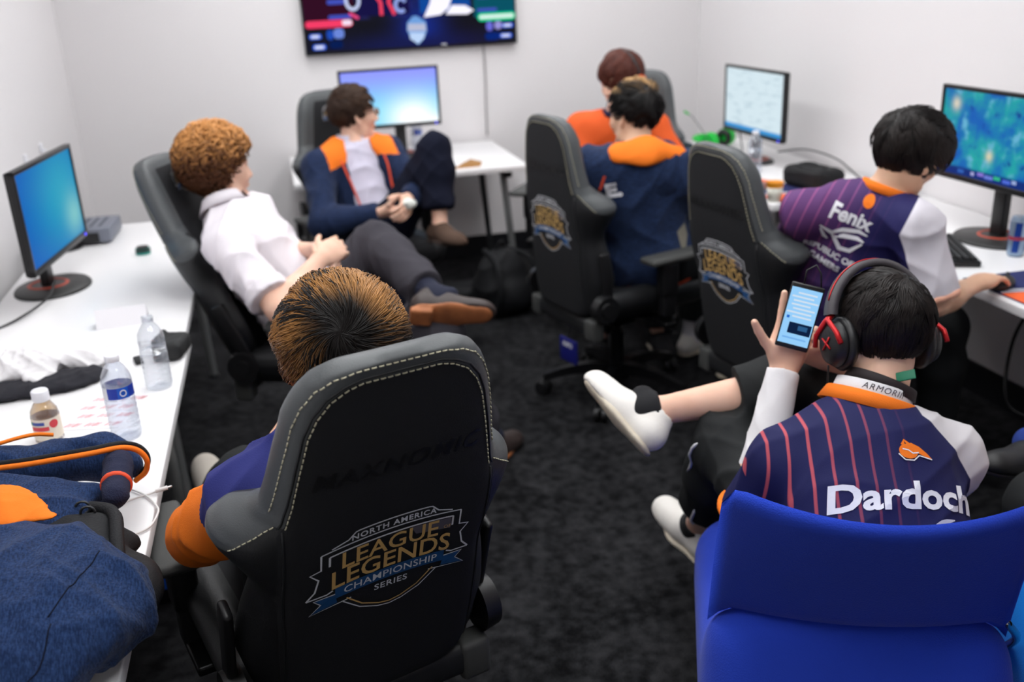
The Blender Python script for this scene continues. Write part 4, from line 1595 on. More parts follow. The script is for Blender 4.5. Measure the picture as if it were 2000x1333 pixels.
pF.print_on(sF, 'sleeve_lettering', mat('navy print', (40, 42, 84), .7), [(text_verts('AS', .05, .002)[0], text_verts('AS', .05, .002)[1])], jf, org=(.205, -.19), lift=.002)
collar_ring(pF, 'collar', m_orange, .077, .012, .036, .006, .006)
S_ = SDF()
a, e = pF.J['shR'], pF.J['elR']; d = unit(e - a); x = a + (e - a) * .93
S_.cap(x - d * .01, x + d * .01, .071, .0705, k=.01); cut(S_, x + d * .008, d, .12); cut(S_, x - d * .012, -d, .12)
pF.cloth('cuff', S_, .006, mat('peach trim', (236, 176, 150), .8), fold=None)
S_ = SDF()
a, e = pF.J['shL'], pF.J['elL']; d = unit(e - a); x = a + (e - a) * .93
S_.cap(x - d * .02, x + d * .02, .071, .0705, k=.01); cut(S_, x + d * .012, d, .12); cut(S_, x - d * .02, -d, .12)
pF.cloth('cuff', S_, .006, m_orange, fold=None)
pF.cloth('trousers', pF.trousers_sdf(.016), .010, m_black_tr, fold=(.008, 16, 58))
for q in 'RL': pF.shoe(q, m_sockb, m_rub, up=(0, 0, 1))
mh5 = hair_material('black hair', (17, 15, 15), (54, 44, 40), .42)
hair(pF, 'hair', mh5, mh5, rad=(.098, .125, .103), cen=(0, .006, .040), line='bowl', n=2600, length=.085, width=.0019, lift=.08, seed=9, fwd=.35, grav=.5, crown=(0, -.55, .8))

# ================================================================== person with headset in the blue chair
m_jG = jersey_material('navy striped jersey', (28, 30, 76), (206, 92, 98), (206, 202, 206))
pG = Person('person with black hair and a red headset in a navy jersey looking at a phone', J=dict(
    pelvis=(1.03, 1.42, .59), neck=(1.085, 1.60, .785), head=(1.165, 1.685, .95), look=(-.10, .88, -.40), hup=(.10, .38, .9),
    chest=(1.055, 1.505, .705), shR=(1.245, 1.535, .725), shL=(.915, 1.60, .735), elR=(1.33, 1.70, .57), wrR=(1.165, 1.80, .845), elL=(.872, 1.66, .575), wrL=(1.012, 1.795, .865),
    hipR=(1.13, 1.43, .57), hipL=(.93, 1.45, .57), knR=(1.20, 1.86, .785), anR=(.772, 1.962, .715), toR=(.745, 2.08, .765), upR=(.8, .05, .5),
    knL=(.915, 1.87, .645), anL=(.985, 2.17, .24), toL=(.96, 2.30, .20)), build=1.0, skin=m_skin)
pG.body({'L': ((.25, .12, .95), (-.42, -.85, .2), (3, 5, 6, 8), (10, 6), 3), 'R': ((-.85, .15, .35), (-.1, .55, .6), (40, 42, 44, 46), (-5, 5), 3)}, vox=.008)
jg = pG.cloth('jersey', pG.shirt_sdf(.015, (-.12, -.12), neck_r=.07, armt=.02), .006, m_jG, fold=(.013, 20, 63))
sG = pG.last
v, f = text_verts('Dardoch', .072, .0022, .12)
v = v * np.array([1.12, 1, 1])
pG.print_on(sG, 'name_lettering', m_whiteprint, [(v, f)], jg, org=(.012, -.175), lift=.002, rot=.03)
ball = fan_shape([(.019 * math.cos(a), .015 * math.sin(a)) for a in np.linspace(0, 6.28, 21)[:-1]])
flame = [line_shape([(.004, .010), (.020, .004), (.036, -.006), (.046, -.013)], [.008, .007, .004, .0008]), line_shape([(-.010, .012), (-.006, .022), (.004, .012)], [.004, .002, .004])]
pG.print_on(sG, 'ball_logo', m_orange, [ball] + flame, jg, org=(.03, -.085), lift=.002)
pG.print_on(sG, 'ball_outline', m_whiteprint, [line_shape([(-.021, -.006), (-.010, -.018), (.008, -.018), (.020, -.008), (.046, -.014)], .0012), line_shape([(-.012, .004), (.0, .002), (.008, -.004), (.02, -.002)], .0012)], jg, org=(.03, -.085), lift=.0028)
pG.print_on(sG, 'swoosh_print', m_whiteprint, [line_shape([(.0, 0), (.01, .007), (.02, .012), (.03, .016), (.04, .019), (.05, .021)], [.001, .004, .006, .005, .003, .001])], jg, org=(.05, -.235), lift=.005)
ax = unit(pG.J['head'] - pG.J['neck'] - pG.H[1] * .03)
cin = collar_ring(pG, 'inner_collar', m_whitec, .077, .045, .094, .005, .008, tilt=ax, off=(0, -.004, 0))
cr = collar_ring(pG, 'collar', m_orange, .092, .044, .072, .008, .012, tilt=ax, off=(0, -.004, 0))
mb = MB()
v, f = text_verts('ARMORIII', .018, 0, .2, 1.15)
fw = unit(pG.T[1] - ax * (pG.T[1] @ ax)); rt = np.cross(fw, ax)
mb.add([tuple(pG.J['neck'] - pG.T[1] * .004 - pG.o + (-fw * math.cos(p[0] / .078) + rt * math.sin(p[0] / .078)) * .0795 + ax * (.084 + p[1])) for p in v], f)
mb.build('collar_lettering', mat('dark print', (60, 54, 60), .7), cin)
# white long sleeve on the left forearm
e, w = pG.J['elL'], pG.J['wrL']; d = unit(w - e)
S_ = SDF(); s_a = pG.J['shL']
S_.cap(s_a + (e - s_a) * .5, e, .056, .050, k=.02); S_.cap(e, w, .052, .037, k=.02); cut(S_, w - d * .012, d)
pG.cloth('undershirt_sleeve', S_, .005, m_whitec, fold=(.006, 40, 66))
S_ = SDF()
a, e = pG.J['shL'], pG.J['elL']; d = unit(e - a); x = a + (e - a) * .87
S_.cap(x - d * .02, x + d * .02, .0795, .0795, k=.01); cut(S_, x + d * .012, d, .13); cut(S_, x - d * .004, -d, .13)
pG.cloth('cuff', S_, .005, m_orange, fold=None)
pt = pG.cloth('trousers', pG.trousers_sdf(.018, (.56, .66), .014), .007, m_black_tr, fold=(.017, 22, 68))
for k, (a, b) in enumerate((((.0, -.075, .03), (.02, -.07, -.12)), ((.03, -.07, -.14), (.05, -.06, -.22)))):
    pass
# white side stripes on the trouser leg
kn, an, hp = pG.J['knL'], pG.J['anL'], pG.J['hipL']
tr_ = BVHTree.FromPolygons([tuple(p) for p in pG.last[0]], [tuple(int(i) for i in q) for q in pG.last[1]])
def leg_line(ps, w, name):
    mb = MB(); out = []
    for p in ps:
        h = tr_.find_nearest(Vector(p)); out.append(Vector(h[0]) + Vector(h[1]) * (.001 if True else 0) - Vector(pG.o))
    mb.tube(out, [w * .4] + [w] * (len(out) - 2) + [w * .4], 6)
    mb.build(name, m_whiteprint, pt)
L_ = V3((-1, -.35, 0)) * .12
leg_line([kn + (an - kn) * t + L_ + V3((0, .03, .03)) for t in np.linspace(-.02, .30, 9)], .0042, 'stripe')
leg_line([kn + (hp - kn) * t + L_ + V3((0, 0, -.03)) for t in np.linspace(.28, .45, 7)], .0042, 'stripe')
leg_line([kn + (an - kn) * t + L_ * .8 + V3((0, -.05, 0)) for t in np.linspace(.62, .86, 7)], .0042, 'stripe')
pG.shoe('R', m_wshoe, m_rub, up=(.8, .05, .5), sock=(m_sockb, .018))
pG.shoe('L', m_wshoe, m_rub, up=(0, -.2, 1), sock=(m_sockb, .03))
hair(pG, 'hair', mh5, mh5, rad=(.090, .110, .098), cen=(0, -.014, .040), line='short', n=5200, length=.07, width=.0013, lift=.07, seed=10, fwd=.0, grav=.35, crown=(.1, -.75, .75), capvox=.0045)

# ================================================================== person in the foreground chair
pA = Person('person slumped in the foreground gaming chair, dark hair with golden streaks', J=dict(
    pelvis=(.02, 1.70, .65), neck=(.05, 1.535, .955), head=(.058, 1.60, 1.085), look=(-.28, .93, -.22), hup=(-.10, .12, 1),
    shR=(.195, 1.575, .885), shL=(-.12, 1.49, .90), elR=(.235, 1.71, .675), wrR=(.11, 1.90, .70), elL=(-.235, 1.66, .755), wrL=(-.12, 1.89, .72),
    knR=(.10, 2.14, .60), anR=(.09, 2.42, .088), toR=(.08, 2.55, .08), knL=(-.18, 2.14, .60), anL=(-.30, 2.56, .33), toL=(-.35, 2.70, .42), upL=(0, -.6, .8)), build=1.0, skin=m_skin2)
pA.body({'R': ((-.6, .6, .1), (-.5, -.4, .6), (30, 32, 34, 36), (20, 10), 4), 'L': ((.6, .6, .1), (.5, -.4, .6), (30, 32, 34, 36), (20, 10), 4)})
def sleeveA(name, u0, u1, m, q, fold):
    a, e, w = pA.J['sh' + q], pA.J['el' + q], pA.J['wr' + q]
    S_ = SDF()
    return S_
m_navyA = mat('royal navy jersey cloth', (44, 48, 108), .8, bump=(400, .15), spec=.2)
S_ = pA.shirt_sdf(.022, (.97, .97), armt=.022)
JA = pA.J
def miA(c):
    # orange from the middle of the upper arm of the left sleeve downwards; the rest navy
    mi = np.zeros(len(c), dtype=np.int32)
    for q in 'L':
        a, e, w = JA['sh' + q], JA['el' + q], JA['wr' + q]
        d = unit(e - a)
        t = (c - a) @ d / np.linalg.norm(e - a)
        off = np.linalg.norm(c - a - ((c - a) @ d)[:, None] * d, axis=1)
        mi[(t > .30) & (off < .12)] = 1
        d2 = unit(w - e); t2 = (c - e) @ d2
        off2 = np.linalg.norm(c - e - t2[:, None] * d2, axis=1)
        mi[(t2 > -.08) & (off2 < .11) & (t2 < .3) & (t > .2)] = 1
    q = 'R'
    e, w = JA['elR'], JA['wrR']; d2 = unit(w - e); t2 = (c - e) @ d2
    off2 = np.linalg.norm(c - e - t2[:, None] * d2, axis=1)
    mi[(off2 < .085) & (np.abs(t2 - .0) < .009)] = 2
    mi[(off2 < .085) & (np.abs(t2 - .034) < .007)] = 2
    return mi
pA.cloth('jacket', S_, .0065, [m_navyA, m_orange, m_redor], fold=(.022, 26, 73), mifn=miA)
pA.cloth('trousers', pA.trousers_sdf(.016), .009, m_black_tr, fold=(.008, 16, 78))
for q in 'RL': pA.shoe(q, m_greyshoe, m_rub)
mh6 = hair_material('dark hair with golden streaks', (20, 17, 16), (172, 120, 64), .38)
_crA = V3((0, -.012, .040)) + unit((-.34, -.90, .24)) * V3((.099, .118, .102))
def tone_A(q, r):
    d = np.linalg.norm(q - _crA, axis=1)
    top = np.clip((d - .052) / .035, 0, 1) * np.clip((q[:, 2] - .02) / .05, 0, 1)
    side = np.clip((-q[:, 0] - .055) / .03, 0, 1) * .45
    return np.clip(np.maximum(top, side) * (r > .33) * (.25 + .95 * r), 0, 1)
hair(pA, 'hair', mh6, mh6, rad=(.099, .118, .102), cen=(0, -.012, .040), line='short', n=15000, length=.16, width=.0009, lift=.15, seed=11, fwd=.25, grav=.05, clump=60, crown=(-.34, -.90, .24), swirl=.5, tone=tone_A, capvox=.0045, rough=.002, seg=10)

# ------------------------------------------------------------------ blue lounge chairs
m_blue = mat('royal blue wool', (42, 72, 198), .9, bump=(350, .25), sheen=.12, spec=.15)
m_blue2 = mat('bright azure wool', (8, 112, 200), .9, bump=(350, .25), sheen=.12, spec=.15)
def blue_chair(x, y, face, m, label):
    t = tag(empty('lounge_chair', (x, y, 0), R(face)), label, 'chair', 'blue lounge chairs')
    S_ = SDF()
    S_.box((0, .0, .34), (.285, .335, .13), rnd=.10, k=.02)
    S_.cap((-.19, -.205, .47), (.19, -.205, .47), .085, .085, k=.06); S_.ell((0, .06, .54), (.24, .25, .085), k=.05, op='-')
    v, f = S_.mesh(.010)
    link('seat', mesh_np('seat', relax(v, f, 2), f, m), t)
    # curved back panel: width u, height w; bows to the rear, leans back
    vs, fs = [], []
    NU, NW = 26, 16
    def pt(u, w, th):
        z = .545 + .335 * w
        hw = .272 - .012 * w
        yb = -.215 - .085 * (1 - u * u) * (.55 + .45 * w) + .03 - .125 * w
        return Vector((hw * u, yb - th, z - .02 * (1 - u * u) * w + (.05 * (1 - abs(u)) if w < .01 else 0) * 0))
    S_ = SDF()
    for i in range(12):
        for j in range(6):
            pass
    rim = .017
    grid = []
    for side in (1, -1):
        for j in range(NW + 1):
            for i in range(NU + 1):
                u = -1 + 2 * i / NU
                w = j / NW
                e = min(1, math.sqrt(max(0, 1 - max(abs(u), abs(2 * w - 1)) ** 14)))
                low = .04 * max(0, (abs(u) - .90) / .10) ** .7 * (1 - w) ** 2      # the ends reach a little lower than the middle
                top = -.040 * max(0, (abs(u) - .86) / .14) ** 2.5 * w ** 3
                p = pt(u, w, 0) + Vector((0, side * rim * e, -low + top))
                vs.append(p)
    n1 = (NU + 1) * (NW + 1)
    for s in (0, 1):
        for j in range(NW):
            for i in range(NU):
                a = s * n1 + j * (NU + 1) + i
                q = (a, a + 1, a + NU + 2, a + NU + 1)
                fs.append(q if s else q[::-1])
    def edge(idx):
        for a, b in zip(idx, idx[1:]):
            fs.append((a, b, b + n1, a + n1))
    edge([i for i in range(NU + 1)]); edge([NW * (NU + 1) + i for i in range(NU, -1, -1)])
    edge([j * (NU + 1) + NU for j in range(NW + 1)]); edge([j * (NU + 1) for j in range(NW, -1, -1)])
    MB().add(vs, fs, True).build('backrest', m, t)
    for sx in (-1, 1):
        for sy in (-1, 1):
            MB().tube([(sx * .19, sy * .21, .24), (sx * .235, sy * .27, .1), (sx * .255, sy * .30, .002)], .011, 10).build('leg', m_chrome, t)
        if sx > 0:
            MB().tube(curve_pts([(.262, -.20, .55), (.300, -.16, .49), (.306, -.11, .43), (.285, -.07, .38)], 5), .008, 8).build('back_bracket', m_chrome, t)
    return t
blue_chair(1.01, 1.525, -22.4, m_blue, 'royal blue lounge chair under the person with the headset')
blue_chair(1.475, 1.13, -24, m_blue2, 'brighter azure lounge chair cut off at the bottom right corner')

# ------------------------------------------------------------------ screens
def screen_mat(name, build):
    m = bpy.data.materials.new(name)
    m.use_nodes = True
    g = NG(m)
    nt = m.node_tree
    nt.nodes.remove(nt.nodes['Principled BSDF'])
    tc = g.n('ShaderNodeTexCoord')
    sp = g.n('ShaderNodeSeparateXYZ')
    g.l(tc.outputs['Object'], sp.inputs[0])
    c, st = build(g, sp.outputs[0], sp.outputs[2], tc)
    e = g.n('ShaderNodeEmission')
    if isinstance(c, tuple): e.inputs[0].default_value = lin(c)
    else: g.l(c, e.inputs[0])
    e.inputs[1].default_value = st
    gl = g.n('ShaderNodeBsdfGlossy'); gl.inputs['Roughness'].default_value = .25; gl.inputs['Color'].default_value = (.02, .02, .02, 1)
    ad = g.n('ShaderNodeAddShader')
    g.l(e.outputs[0], ad.inputs[0]); g.l(gl.outputs[0], ad.inputs[1])
    g.l(ad.outputs[0], nt.nodes['Material Output'].inputs[0])
    return m
def blob(g, x, z, cx, cz, rx, rz):
    a = g.math('DIVIDE', g.math('SUBTRACT', x, cx), rx)
    b = g.math('DIVIDE', g.math('SUBTRACT', z, cz), rz)
    d = g.math('ADD', g.math('MULTIPLY', a, a), g.math('MULTIPLY', b, b))
    return g.math('POWER', 2.718, g.math('MULTIPLY', d, -1.0))
def sc_left(g, x, z, tc):
    c = g.mix(blob(g, x, z, .12, .02, .28, .2), (22, 92, 190), (48, 164, 196))
    c = g.mix(blob(g, x, z, .2, -.07, .09, .07), c, (130, 200, 205))
    return c, .95
def sc_back(g, x, z, tc):
    c = g.mix(g.step(z, .03, .12), (120, 208, 236), (138, 146, 246))
    c = g.mix(blob(g, x, z, .12, -.12, .14, .11), c, (255, 255, 255))
    c = g.mix(blob(g, x, z, .26, -.16, .12, .05), c, (255, 255, 255))
    return c, 1.2
def sc_doc(g, x, z, tc):
    n = g.n('ShaderNodeTexNoise'); n.inputs['Scale'].default_value = 9
    mp = g.n('ShaderNodeMapping'); mp.inputs['Scale'].default_value = (1.2, 1, 6)
    g.l(tc.outputs['Object'], mp.inputs[0]); g.l(mp.outputs[0], n.inputs['Vector'])
    c = g.mix(g.step(n.outputs['Fac'], .58, .08), (214, 232, 240), (196, 216, 226))
    c = g.mix(g.step(z, -.128, .004), (60, 150, 214), c)
    return c, 1.0
def sc_game(g, x, z, tc):
    n = g.n('ShaderNodeTexNoise'); n.inputs['Scale'].default_value = 9; n.inputs['Detail'].default_value = 5
    g.l(tc.outputs['Object'], n.inputs['Vector'])
    c = g.mix(g.step(n.outputs['Fac'], .5, .14), (30, 104, 196), (44, 178, 176))
    n2 = g.n('ShaderNodeTexNoise'); n2.inputs['Scale'].default_value = 17; n2.inputs['Detail'].default_value = 4
    g.l(tc.outputs['Object'], n2.inputs['Vector'])
    c = g.mix(g.step(n2.outputs['Fac'], .62, .08), c, (110, 190, 226))
    c = g.mix(g.step(n2.outputs['Fac'], .35, .05), (24, 66, 150), c)
    c = g.mix(blob(g, x, z, -.21, .10, .02, .022), c, (235, 225, 205))
    c = g.mix(blob(g, x, z, -.02, -.06, .016, .018), c, (235, 225, 190))
    c = g.mix(g.step(z, -.118, .006), (26, 52, 130), c)
    return c, .85
m_bezel = mat('black monitor plastic', (20, 20, 22), .35)
m_bezeld = mat('dark grey monitor plastic', (38, 38, 38), .45)
m_ring = mat('orange red ring', (176, 70, 50), .5)
m_led = emit_mat('blue power light', (70, 60, 255), 3.0)

def monitor(x, y, zc, face, w, h, label, smat, base_off=(0, .10), zb=.73, base_r=(.15, .12), ring=True, tilt=0):
    """the screen looks along local -Y; face turns the whole thing"""
    t = tag(empty('monitor', (x, y, zb), R(face)), label, 'monitor')
    zc -= zb
    M = Matrix.Rotation(R(tilt), 3, 'X')
    hb = MB()
    b = .014
    for s in (-1, 1):
        hb.box((s * (w / 2 - b / 2), 0, zc), (b, .022, h), bev=.003)
    hb.box((0, 0, zc + h / 2 - b / 2), (w, .022, b), bev=.003).box((0, 0, zc - h / 2 + b * .75), (w, .022, b * 1.5), bev=.003)
    hb.box((0, .012, zc), (w - .004, .018, h - .004), bev=.006).box((0, .035, zc), (w * .55, .035, h * .55), bev=.014)
    hb.build('housing', m_bezel, t)
    sc = MB().box((0, 0, 0), (w - 2 * b + .001, .002, h - 2.4 * b)).build('screen', smat, t)
    sc.location = (0, -.0045, zc + .2 * b)
    MB().cyl((w / 2 - .03, -.011, zc - h / 2 + .010), (w / 2 - .03, -.0125, zc - h / 2 + .010), .0045, None, 10).build('power_light', m_led, t)
    bx, by = base_off
    MB().box((bx, by - .015, zc * .5 + .01), (.062, .03, zc + .03), bev=.008).build('neck', m_bezel, t)
    MB().box((bx * .5, by * .5 + .01, zc), (.07, by + .01, .07), bev=.01).build('mount', m_bezel, t)
    s = Matrix.Diagonal((base_r[0], base_r[1], 1))
    bo = MB().lathe([(0, .0), (1.0, .0), (1.0, .006), (.96, .012), (.3, .018), (0, .018)], (bx, by - .03, .0005), 36, s).build('base', m_bezeld, t)
    if ring:
        MB().lathe([(.055, .017), (.062, .0215), (.069, .0175)], (bx, by - .015, 0), 28).build('ring', m_ring, bo)
    return t

monitor(-.785, 3.50, 1.03, 83, .565, .335, 'black monitor with a plain blue desktop on the left desk', screen_mat('blue desktop picture', sc_left), base_off=(.06, .10), base_r=(.15, .125))
monitor(.61, 5.55, 1.075, 0, .555, .325, 'black monitor with a pale blue glowing desktop on the back desk', screen_mat('glowing desktop picture', sc_back), base_off=(.06, .17), base_r=(.13, .11))
monitor(2.325, 4.58, 1.035, -87, .585, .335, 'black monitor with a white document page near the far right corner', screen_mat('document page', sc_doc), base_off=(-.02, .05), base_r=(.12, .1))
fm = monitor(2.365, 2.87, 1.09, -88, .575, .33, 'black monitor showing a blue and green game map on the right desk', screen_mat('game map picture', sc_game), base_off=(-.02, .09), base_r=(.15, .125))
# little bars and icons along the foot of the game picture
fs_ = [o for o in fm.children if o.name.startswith('screen')][0]
for i, (x, w, c) in enumerate(((-.09, .016, (190, 190, 240)), (-.05, .03, (150, 130, 230)), (-.01, .04, (120, 140, 235)), (.03, .03, (60, 200, 150)), (.075, .035, (90, 120, 235)), (.11, .02, (170, 190, 240)), (-.15, .03, (60, 110, 200)))):
    MB().box((x, -.0014, -.132 + .004 * (i % 2)), (w, .001, .012)).build('picture_icon', emit_mat('icon %d' % i, c, .8), fs_)

# ------------------------------------------------------------------ television on the back wall
tv = tag(empty('television', (.82, 5.955, 1.30)), 'large wall mounted television showing a game broadcast', 'television')
h = MB().box((0, .012, .355), (1.258, .03, .715), bev=.006).box((0, .035, .36), (.6, .03, .4), bev=.01)
h.build('housing', m_bezel, tv)
def sc_tv(g, x, z, tc):
    c = g.mix(blob(g, x, z, 0.05, -.30, .12, .2), (8, 9, 22), (12, 44, 150))
    c = g.mix(blob(g, x, z, .0, -.33, .42, .06), c, (14, 22, 78))
    n = g.n('ShaderNodeTexNoise'); n.inputs['Scale'].default_value = 7
    g.l(tc.outputs['Object'], n.inputs['Vector'])
    c = g.mix(g.math('MULTIPLY', g.step(n.outputs['Fac'], .55, .1), g.step(z, -.17, .02)), c, (38, 40, 120))
    return c, .9
ts = MB().box((0, 0, 0), (1.235, .002, .69)).build('screen', screen_mat('broadcast picture', sc_tv), tv)
ts.location = (0, -.004, .36)
def tvbox(u0, u1, v0, v1, col, st, lift=.0018, rnd=0.0):
    """rectangle on the picture; u, v in metres from the lower left corner of the set"""
    x0, x1, z0, z1 = u0 - .629, u1 - .629, v0 - .36, v1 - .36
    r = min(rnd, (x1 - x0) / 2, (z1 - z0) / 2)
    pts = []
    for cx_, cz_, a0 in ((x1 - r, z1 - r, 0), (x0 + r, z1 - r, 90), (x0 + r, z0 + r, 180), (x1 - r, z0 + r, 270)):
        for k in range(5 if r else 1):
            a = R(a0 + 22.5 * k)
            pts.append((cx_ + r * math.cos(a), -lift, cz_ + r * math.sin(a)))
    MB().poly(pts[::-1], .0006, (0, -1, 0)).build('picture_block', emit_mat('tv %s %.2f' % (col, st), col, st), ts)
def tvline(pts, w, col, st, lift=.0026):
    mb = MB()
    mb.tube([(u - .629, -lift, v - .36) for u, v in pts], w, 6)
    mb.build('picture_line', emit_mat('tv %s %.2f' % (col, st), col, st), ts)
tvbox(.012, .30, .19, .70, (66, 22, 48), .6)
tvbox(1.0, 1.246, .16, .70, (14, 92, 112), .8)
tvbox(.31, .62, .20, .70, (30, 26, 82), .7)
tvbox(.68, .98, .20, .70, (20, 80, 170), .8)
tvbox(.014, .285, .148, .188, (245, 62, 104), 1.0, .003, .02)
tvbox(.225, .28, .155, .185, (245, 225, 245), 1.0, .0036, .01)
tvbox(1.02, 1.25, .135, .182, (20, 210, 150), 1.0, .003, .022)
tvbox(1.03, 1.24, .148, .17, (225, 245, 238), 1.0, .0036, .01)
for u0, u1, v0, v1 in ((.03, .10, .088, .116), (.045, .12, .028, .058), (1.165, 1.235, .092, .118), (1.15, 1.225, .034, .06)):
    tvbox(u0, u1, v0, v1, (60, 110, 245), .9, .003, .012)
    tvbox(u0 + .01, u1 - .012, v0 + .006, v1 - .006, (222, 228, 250), 1.0, .0036, .006)
for u0, u1, v0, v1 in ((.15, .27, .272, .298), (.15, .28, .192, .214), (1.02, 1.14, .19, .208), (1.02, 1.10, .262, .282)):
    tvbox(u0, u1, v0, v1, (74, 92, 210), .8, .0028, .01)
for u0, u1, v0, v1, c in ((.13, .17, .08, .135, (36, 84, 200)), (.17, .23, .085, .14, (120, 150, 240)), (1.07, 1.11, .078, .132, (120, 120, 240)), (1.12, 1.165, .085, .132, (170, 165, 240)), (.14, .22, .03, .075, (12, 34, 92)), (1.06, 1.15, .025, .07, (14, 44, 130))):
    tvbox(u0, u1, v0, v1, c, .8, .003, .02)
tvline([(.40, .42), (.42, .32), (.455, .27), (.455, .2)], .010, (250, 70, 100), 1.0)
tvline([(.56, .42), (.52, .32), (.50, .27), (.53, .2)], .010, (250, 70, 100), 1.0)
tvline([(.27, .22), (.32, .19)], .009, (250, 80, 140), .9)
tvline([(.295 + .037 * math.cos(a), .29 + .05 * math.sin(a)) for a in np.linspace(0, 6.4, 24)], .009, (205, 215, 250), 1.0)
tvline([(.57 + .03 * math.cos(a), .25 + .035 * math.sin(a)) for a in np.linspace(.5, 5.4, 16)], .010, (160, 180, 250), .9)
def tvpoly(pts, col, st, lift=.003):
    MB().poly([(u - .629, -lift, v - .36) for u, v in pts][::-1], .0006, (0, -1, 0)).build('picture_block', emit_mat('tv %s %.2f' % (col, st), col, st), ts)
tvpoly([(.70, .175), (.74, .25), (.75, .285), (.82, .30), (.87, .27), (.85, .22), (.80, .185)], (245, 242, 255), 1.1)
tvpoly([(.83, .185), (.87, .235), (.95, .23), (1.0, .20), (.96, .18)], (245, 242, 255), 1.1)
tvpoly([(.595, .11), (.60, .15), (.635, .185), (.66, .185), (.71, .15), (.712, .10), (.69, .055), (.655, .025), (.62, .055)], (120, 170, 235), .9)
tvpoly([(.60, .105), (.605, .145), (.705, .14), (.708, .10)], (196, 200, 225), .9, .0038)
tvpoly([(.61, .06), (.61, .095), (.70, .09), (.69, .058), (.655, .03)], (190, 215, 250), 1.0, .0038)
MB().box((.18, -.006, .018), (.03, .004, .006)).build('badge', m_silver, tv)
c_ = MB().tube(curve_pts([(1.245, 5.985, 1.32), (1.248, 5.992, 1.1), (1.243, 5.99, .95), (1.24, 5.985, .76)], 6), .005, 8).build('wall_cable', mat('grey cable', (150, 148, 148), .6))
tag(c_, 'thin grey cord hanging down the wall from the television', 'cord')

# ------------------------------------------------------------------ bottles
def clear_mat(name, tint=(246, 248, 251), a=.15):
    m = bpy.data.materials.new(name)
    m.use_nodes = True
    nt = m.node_tree
    nt.nodes.remove(nt.nodes['Principled BSDF'])
    tr = nt.nodes.new('ShaderNodeBsdfTransparent'); tr.inputs[0].default_value = lin(tint)
    gl = nt.nodes.new('ShaderNodeBsdfGlossy'); gl.inputs['Roughness'].default_value = .08
    df = nt.nodes.new('ShaderNodeBsdfDiffuse'); df.inputs[0].default_value = lin((225, 230, 238))
    fr = nt.nodes.new('ShaderNodeLayerWeight'); fr.inputs[0].default_value = .35
    m1 = nt.nodes.new('ShaderNodeMixShader'); m2 = nt.nodes.new('ShaderNodeMixShader')
    m1.inputs[0].default_value = .45
    nt.links.new(gl.outputs[0], m1.inputs[1]); nt.links.new(df.outputs[0], m1.inputs[2])
    mm = nt.nodes.new('ShaderNodeMath'); mm.operation = 'MULTIPLY_ADD'; mm.inputs[1].default_value = .55; mm.inputs[2].default_value = a
    nt.links.new(fr.outputs['Facing'], mm.inputs[0])
    nt.links.new(mm.outputs[0], m2.inputs[0])
    nt.links.new(tr.outputs[0], m2.inputs[1]); nt.links.new(m1.outputs[0], m2.inputs[2])
    nt.links.new(m2.outputs[0], nt.nodes['Material Output'].inputs[0])
    return m
m_clear = clear_mat('clear plastic')
m_clear2 = clear_mat('clear bluish plastic', (244, 247, 253), .16)
m_water = mat('water', (240, 248, 255), .02, trans=1.0, ior=1.33)
m_capw = mat('white bottle cap', (230, 230, 236), .4)
m_labelb = mat('blue bottle label', (24, 88, 196), .4)
m_labelb2 = mat('deep blue bottle label', (34, 60, 168), .4)
def bottle(x, y, z, label, h=.20, r=.032, cap=True, lab=True, water=.0, m=None, small_label=None):
    t = tag(empty('water_bottle', (x, y, z)), label, 'bottle')
    prof = [(.001, .004), (r * .55, .0), (r * .92, .003), (r, .012)]
    for i in range(6):
        zz = .02 + i * h * .075
        prof += [(r * 1.0, zz), (r * .955, zz + h * .02), (r * 1.0, zz + h * .04)]
    prof += [(r * .97, h * .50), (r * .97, h * .66), (r * 1.0, h * .68), (r * .93, h * .76), (r * .68, h * .85), (r * .44, h * .90), (r * .40, h * .93)]
    MB().lathe(prof, n=28).build('body', m or m_clear, t)
    if water:
        wp = [(p[0] * .95, p[1] + .002) for p in prof if p[1] < h * water]
        MB().lathe(wp + [(wp[-1][0], h * water), (0.0005, h * water)], n=28).build('water', m_water, t)
    if cap:
        c = MB().lathe([(r * .46, h * .925), (r * .48, h * .94), (r * .48, h * .995), (r * .42, h), (.0003, h)], n=24).build('cap', m_capw, t)
    else:
        MB().lathe([(r * .40, h * .93), (r * .42, h * .94), (r * .42, h), (r * .37, h), (r * .37, h * .93)], n=24).build('neck_ring', m or m_clear, t)
    if lab:
        n = 30
        for a0, a1, mm in ((0, 30, 0), ):
            pass
        segs = ((150, 235, m_silver), (235, 275, m_labelb2), (275, 318, m_labelb), (318, 510, m_labelb2))
        for a0, a1, mm in segs:
            vs, fs = [], []
            k = max(3, int((a1 - a0) / 8))
            for i in range(k + 1):
                a = R(a0 + (a1 - a0) * i / k)
                for zz in (h * .52, h * .65):
                    vs.append((r * .985 * math.cos(a), r * .985 * math.sin(a), zz))
            fs = [(2 * i, 2 * i + 2, 2 * i + 3, 2 * i + 1) for i in range(k)]
            lb = MB().add(vs, fs, True).build('label', mm, t)
        a = R(297)
        MB().tube([(r * 1.0 * math.cos(a + .2 * math.cos(s)), r * 1.0 * math.sin(a + .2 * math.cos(s)), h * .585 + .007 * math.sin(s)) for s in np.linspace(0, 6.28, 15)], .0012, 5, False).build('label_mark', m_whiteprint, lb)
    return t
bottle(-.39, 2.49, .73, 'empty clear water bottle without cap beside the black pouch', .195, .034, cap=False, lab=False, water=.0)
bottle(-.435, 2.20, .73, 'clear water bottle with a blue label on the left desk', .205, .034, cap=True, lab=True, m=m_clear2)
bottle(.775, 5.80, .73, 'small water bottle standing under the monitor on the back desk', .19, .034, m=m_clear2)
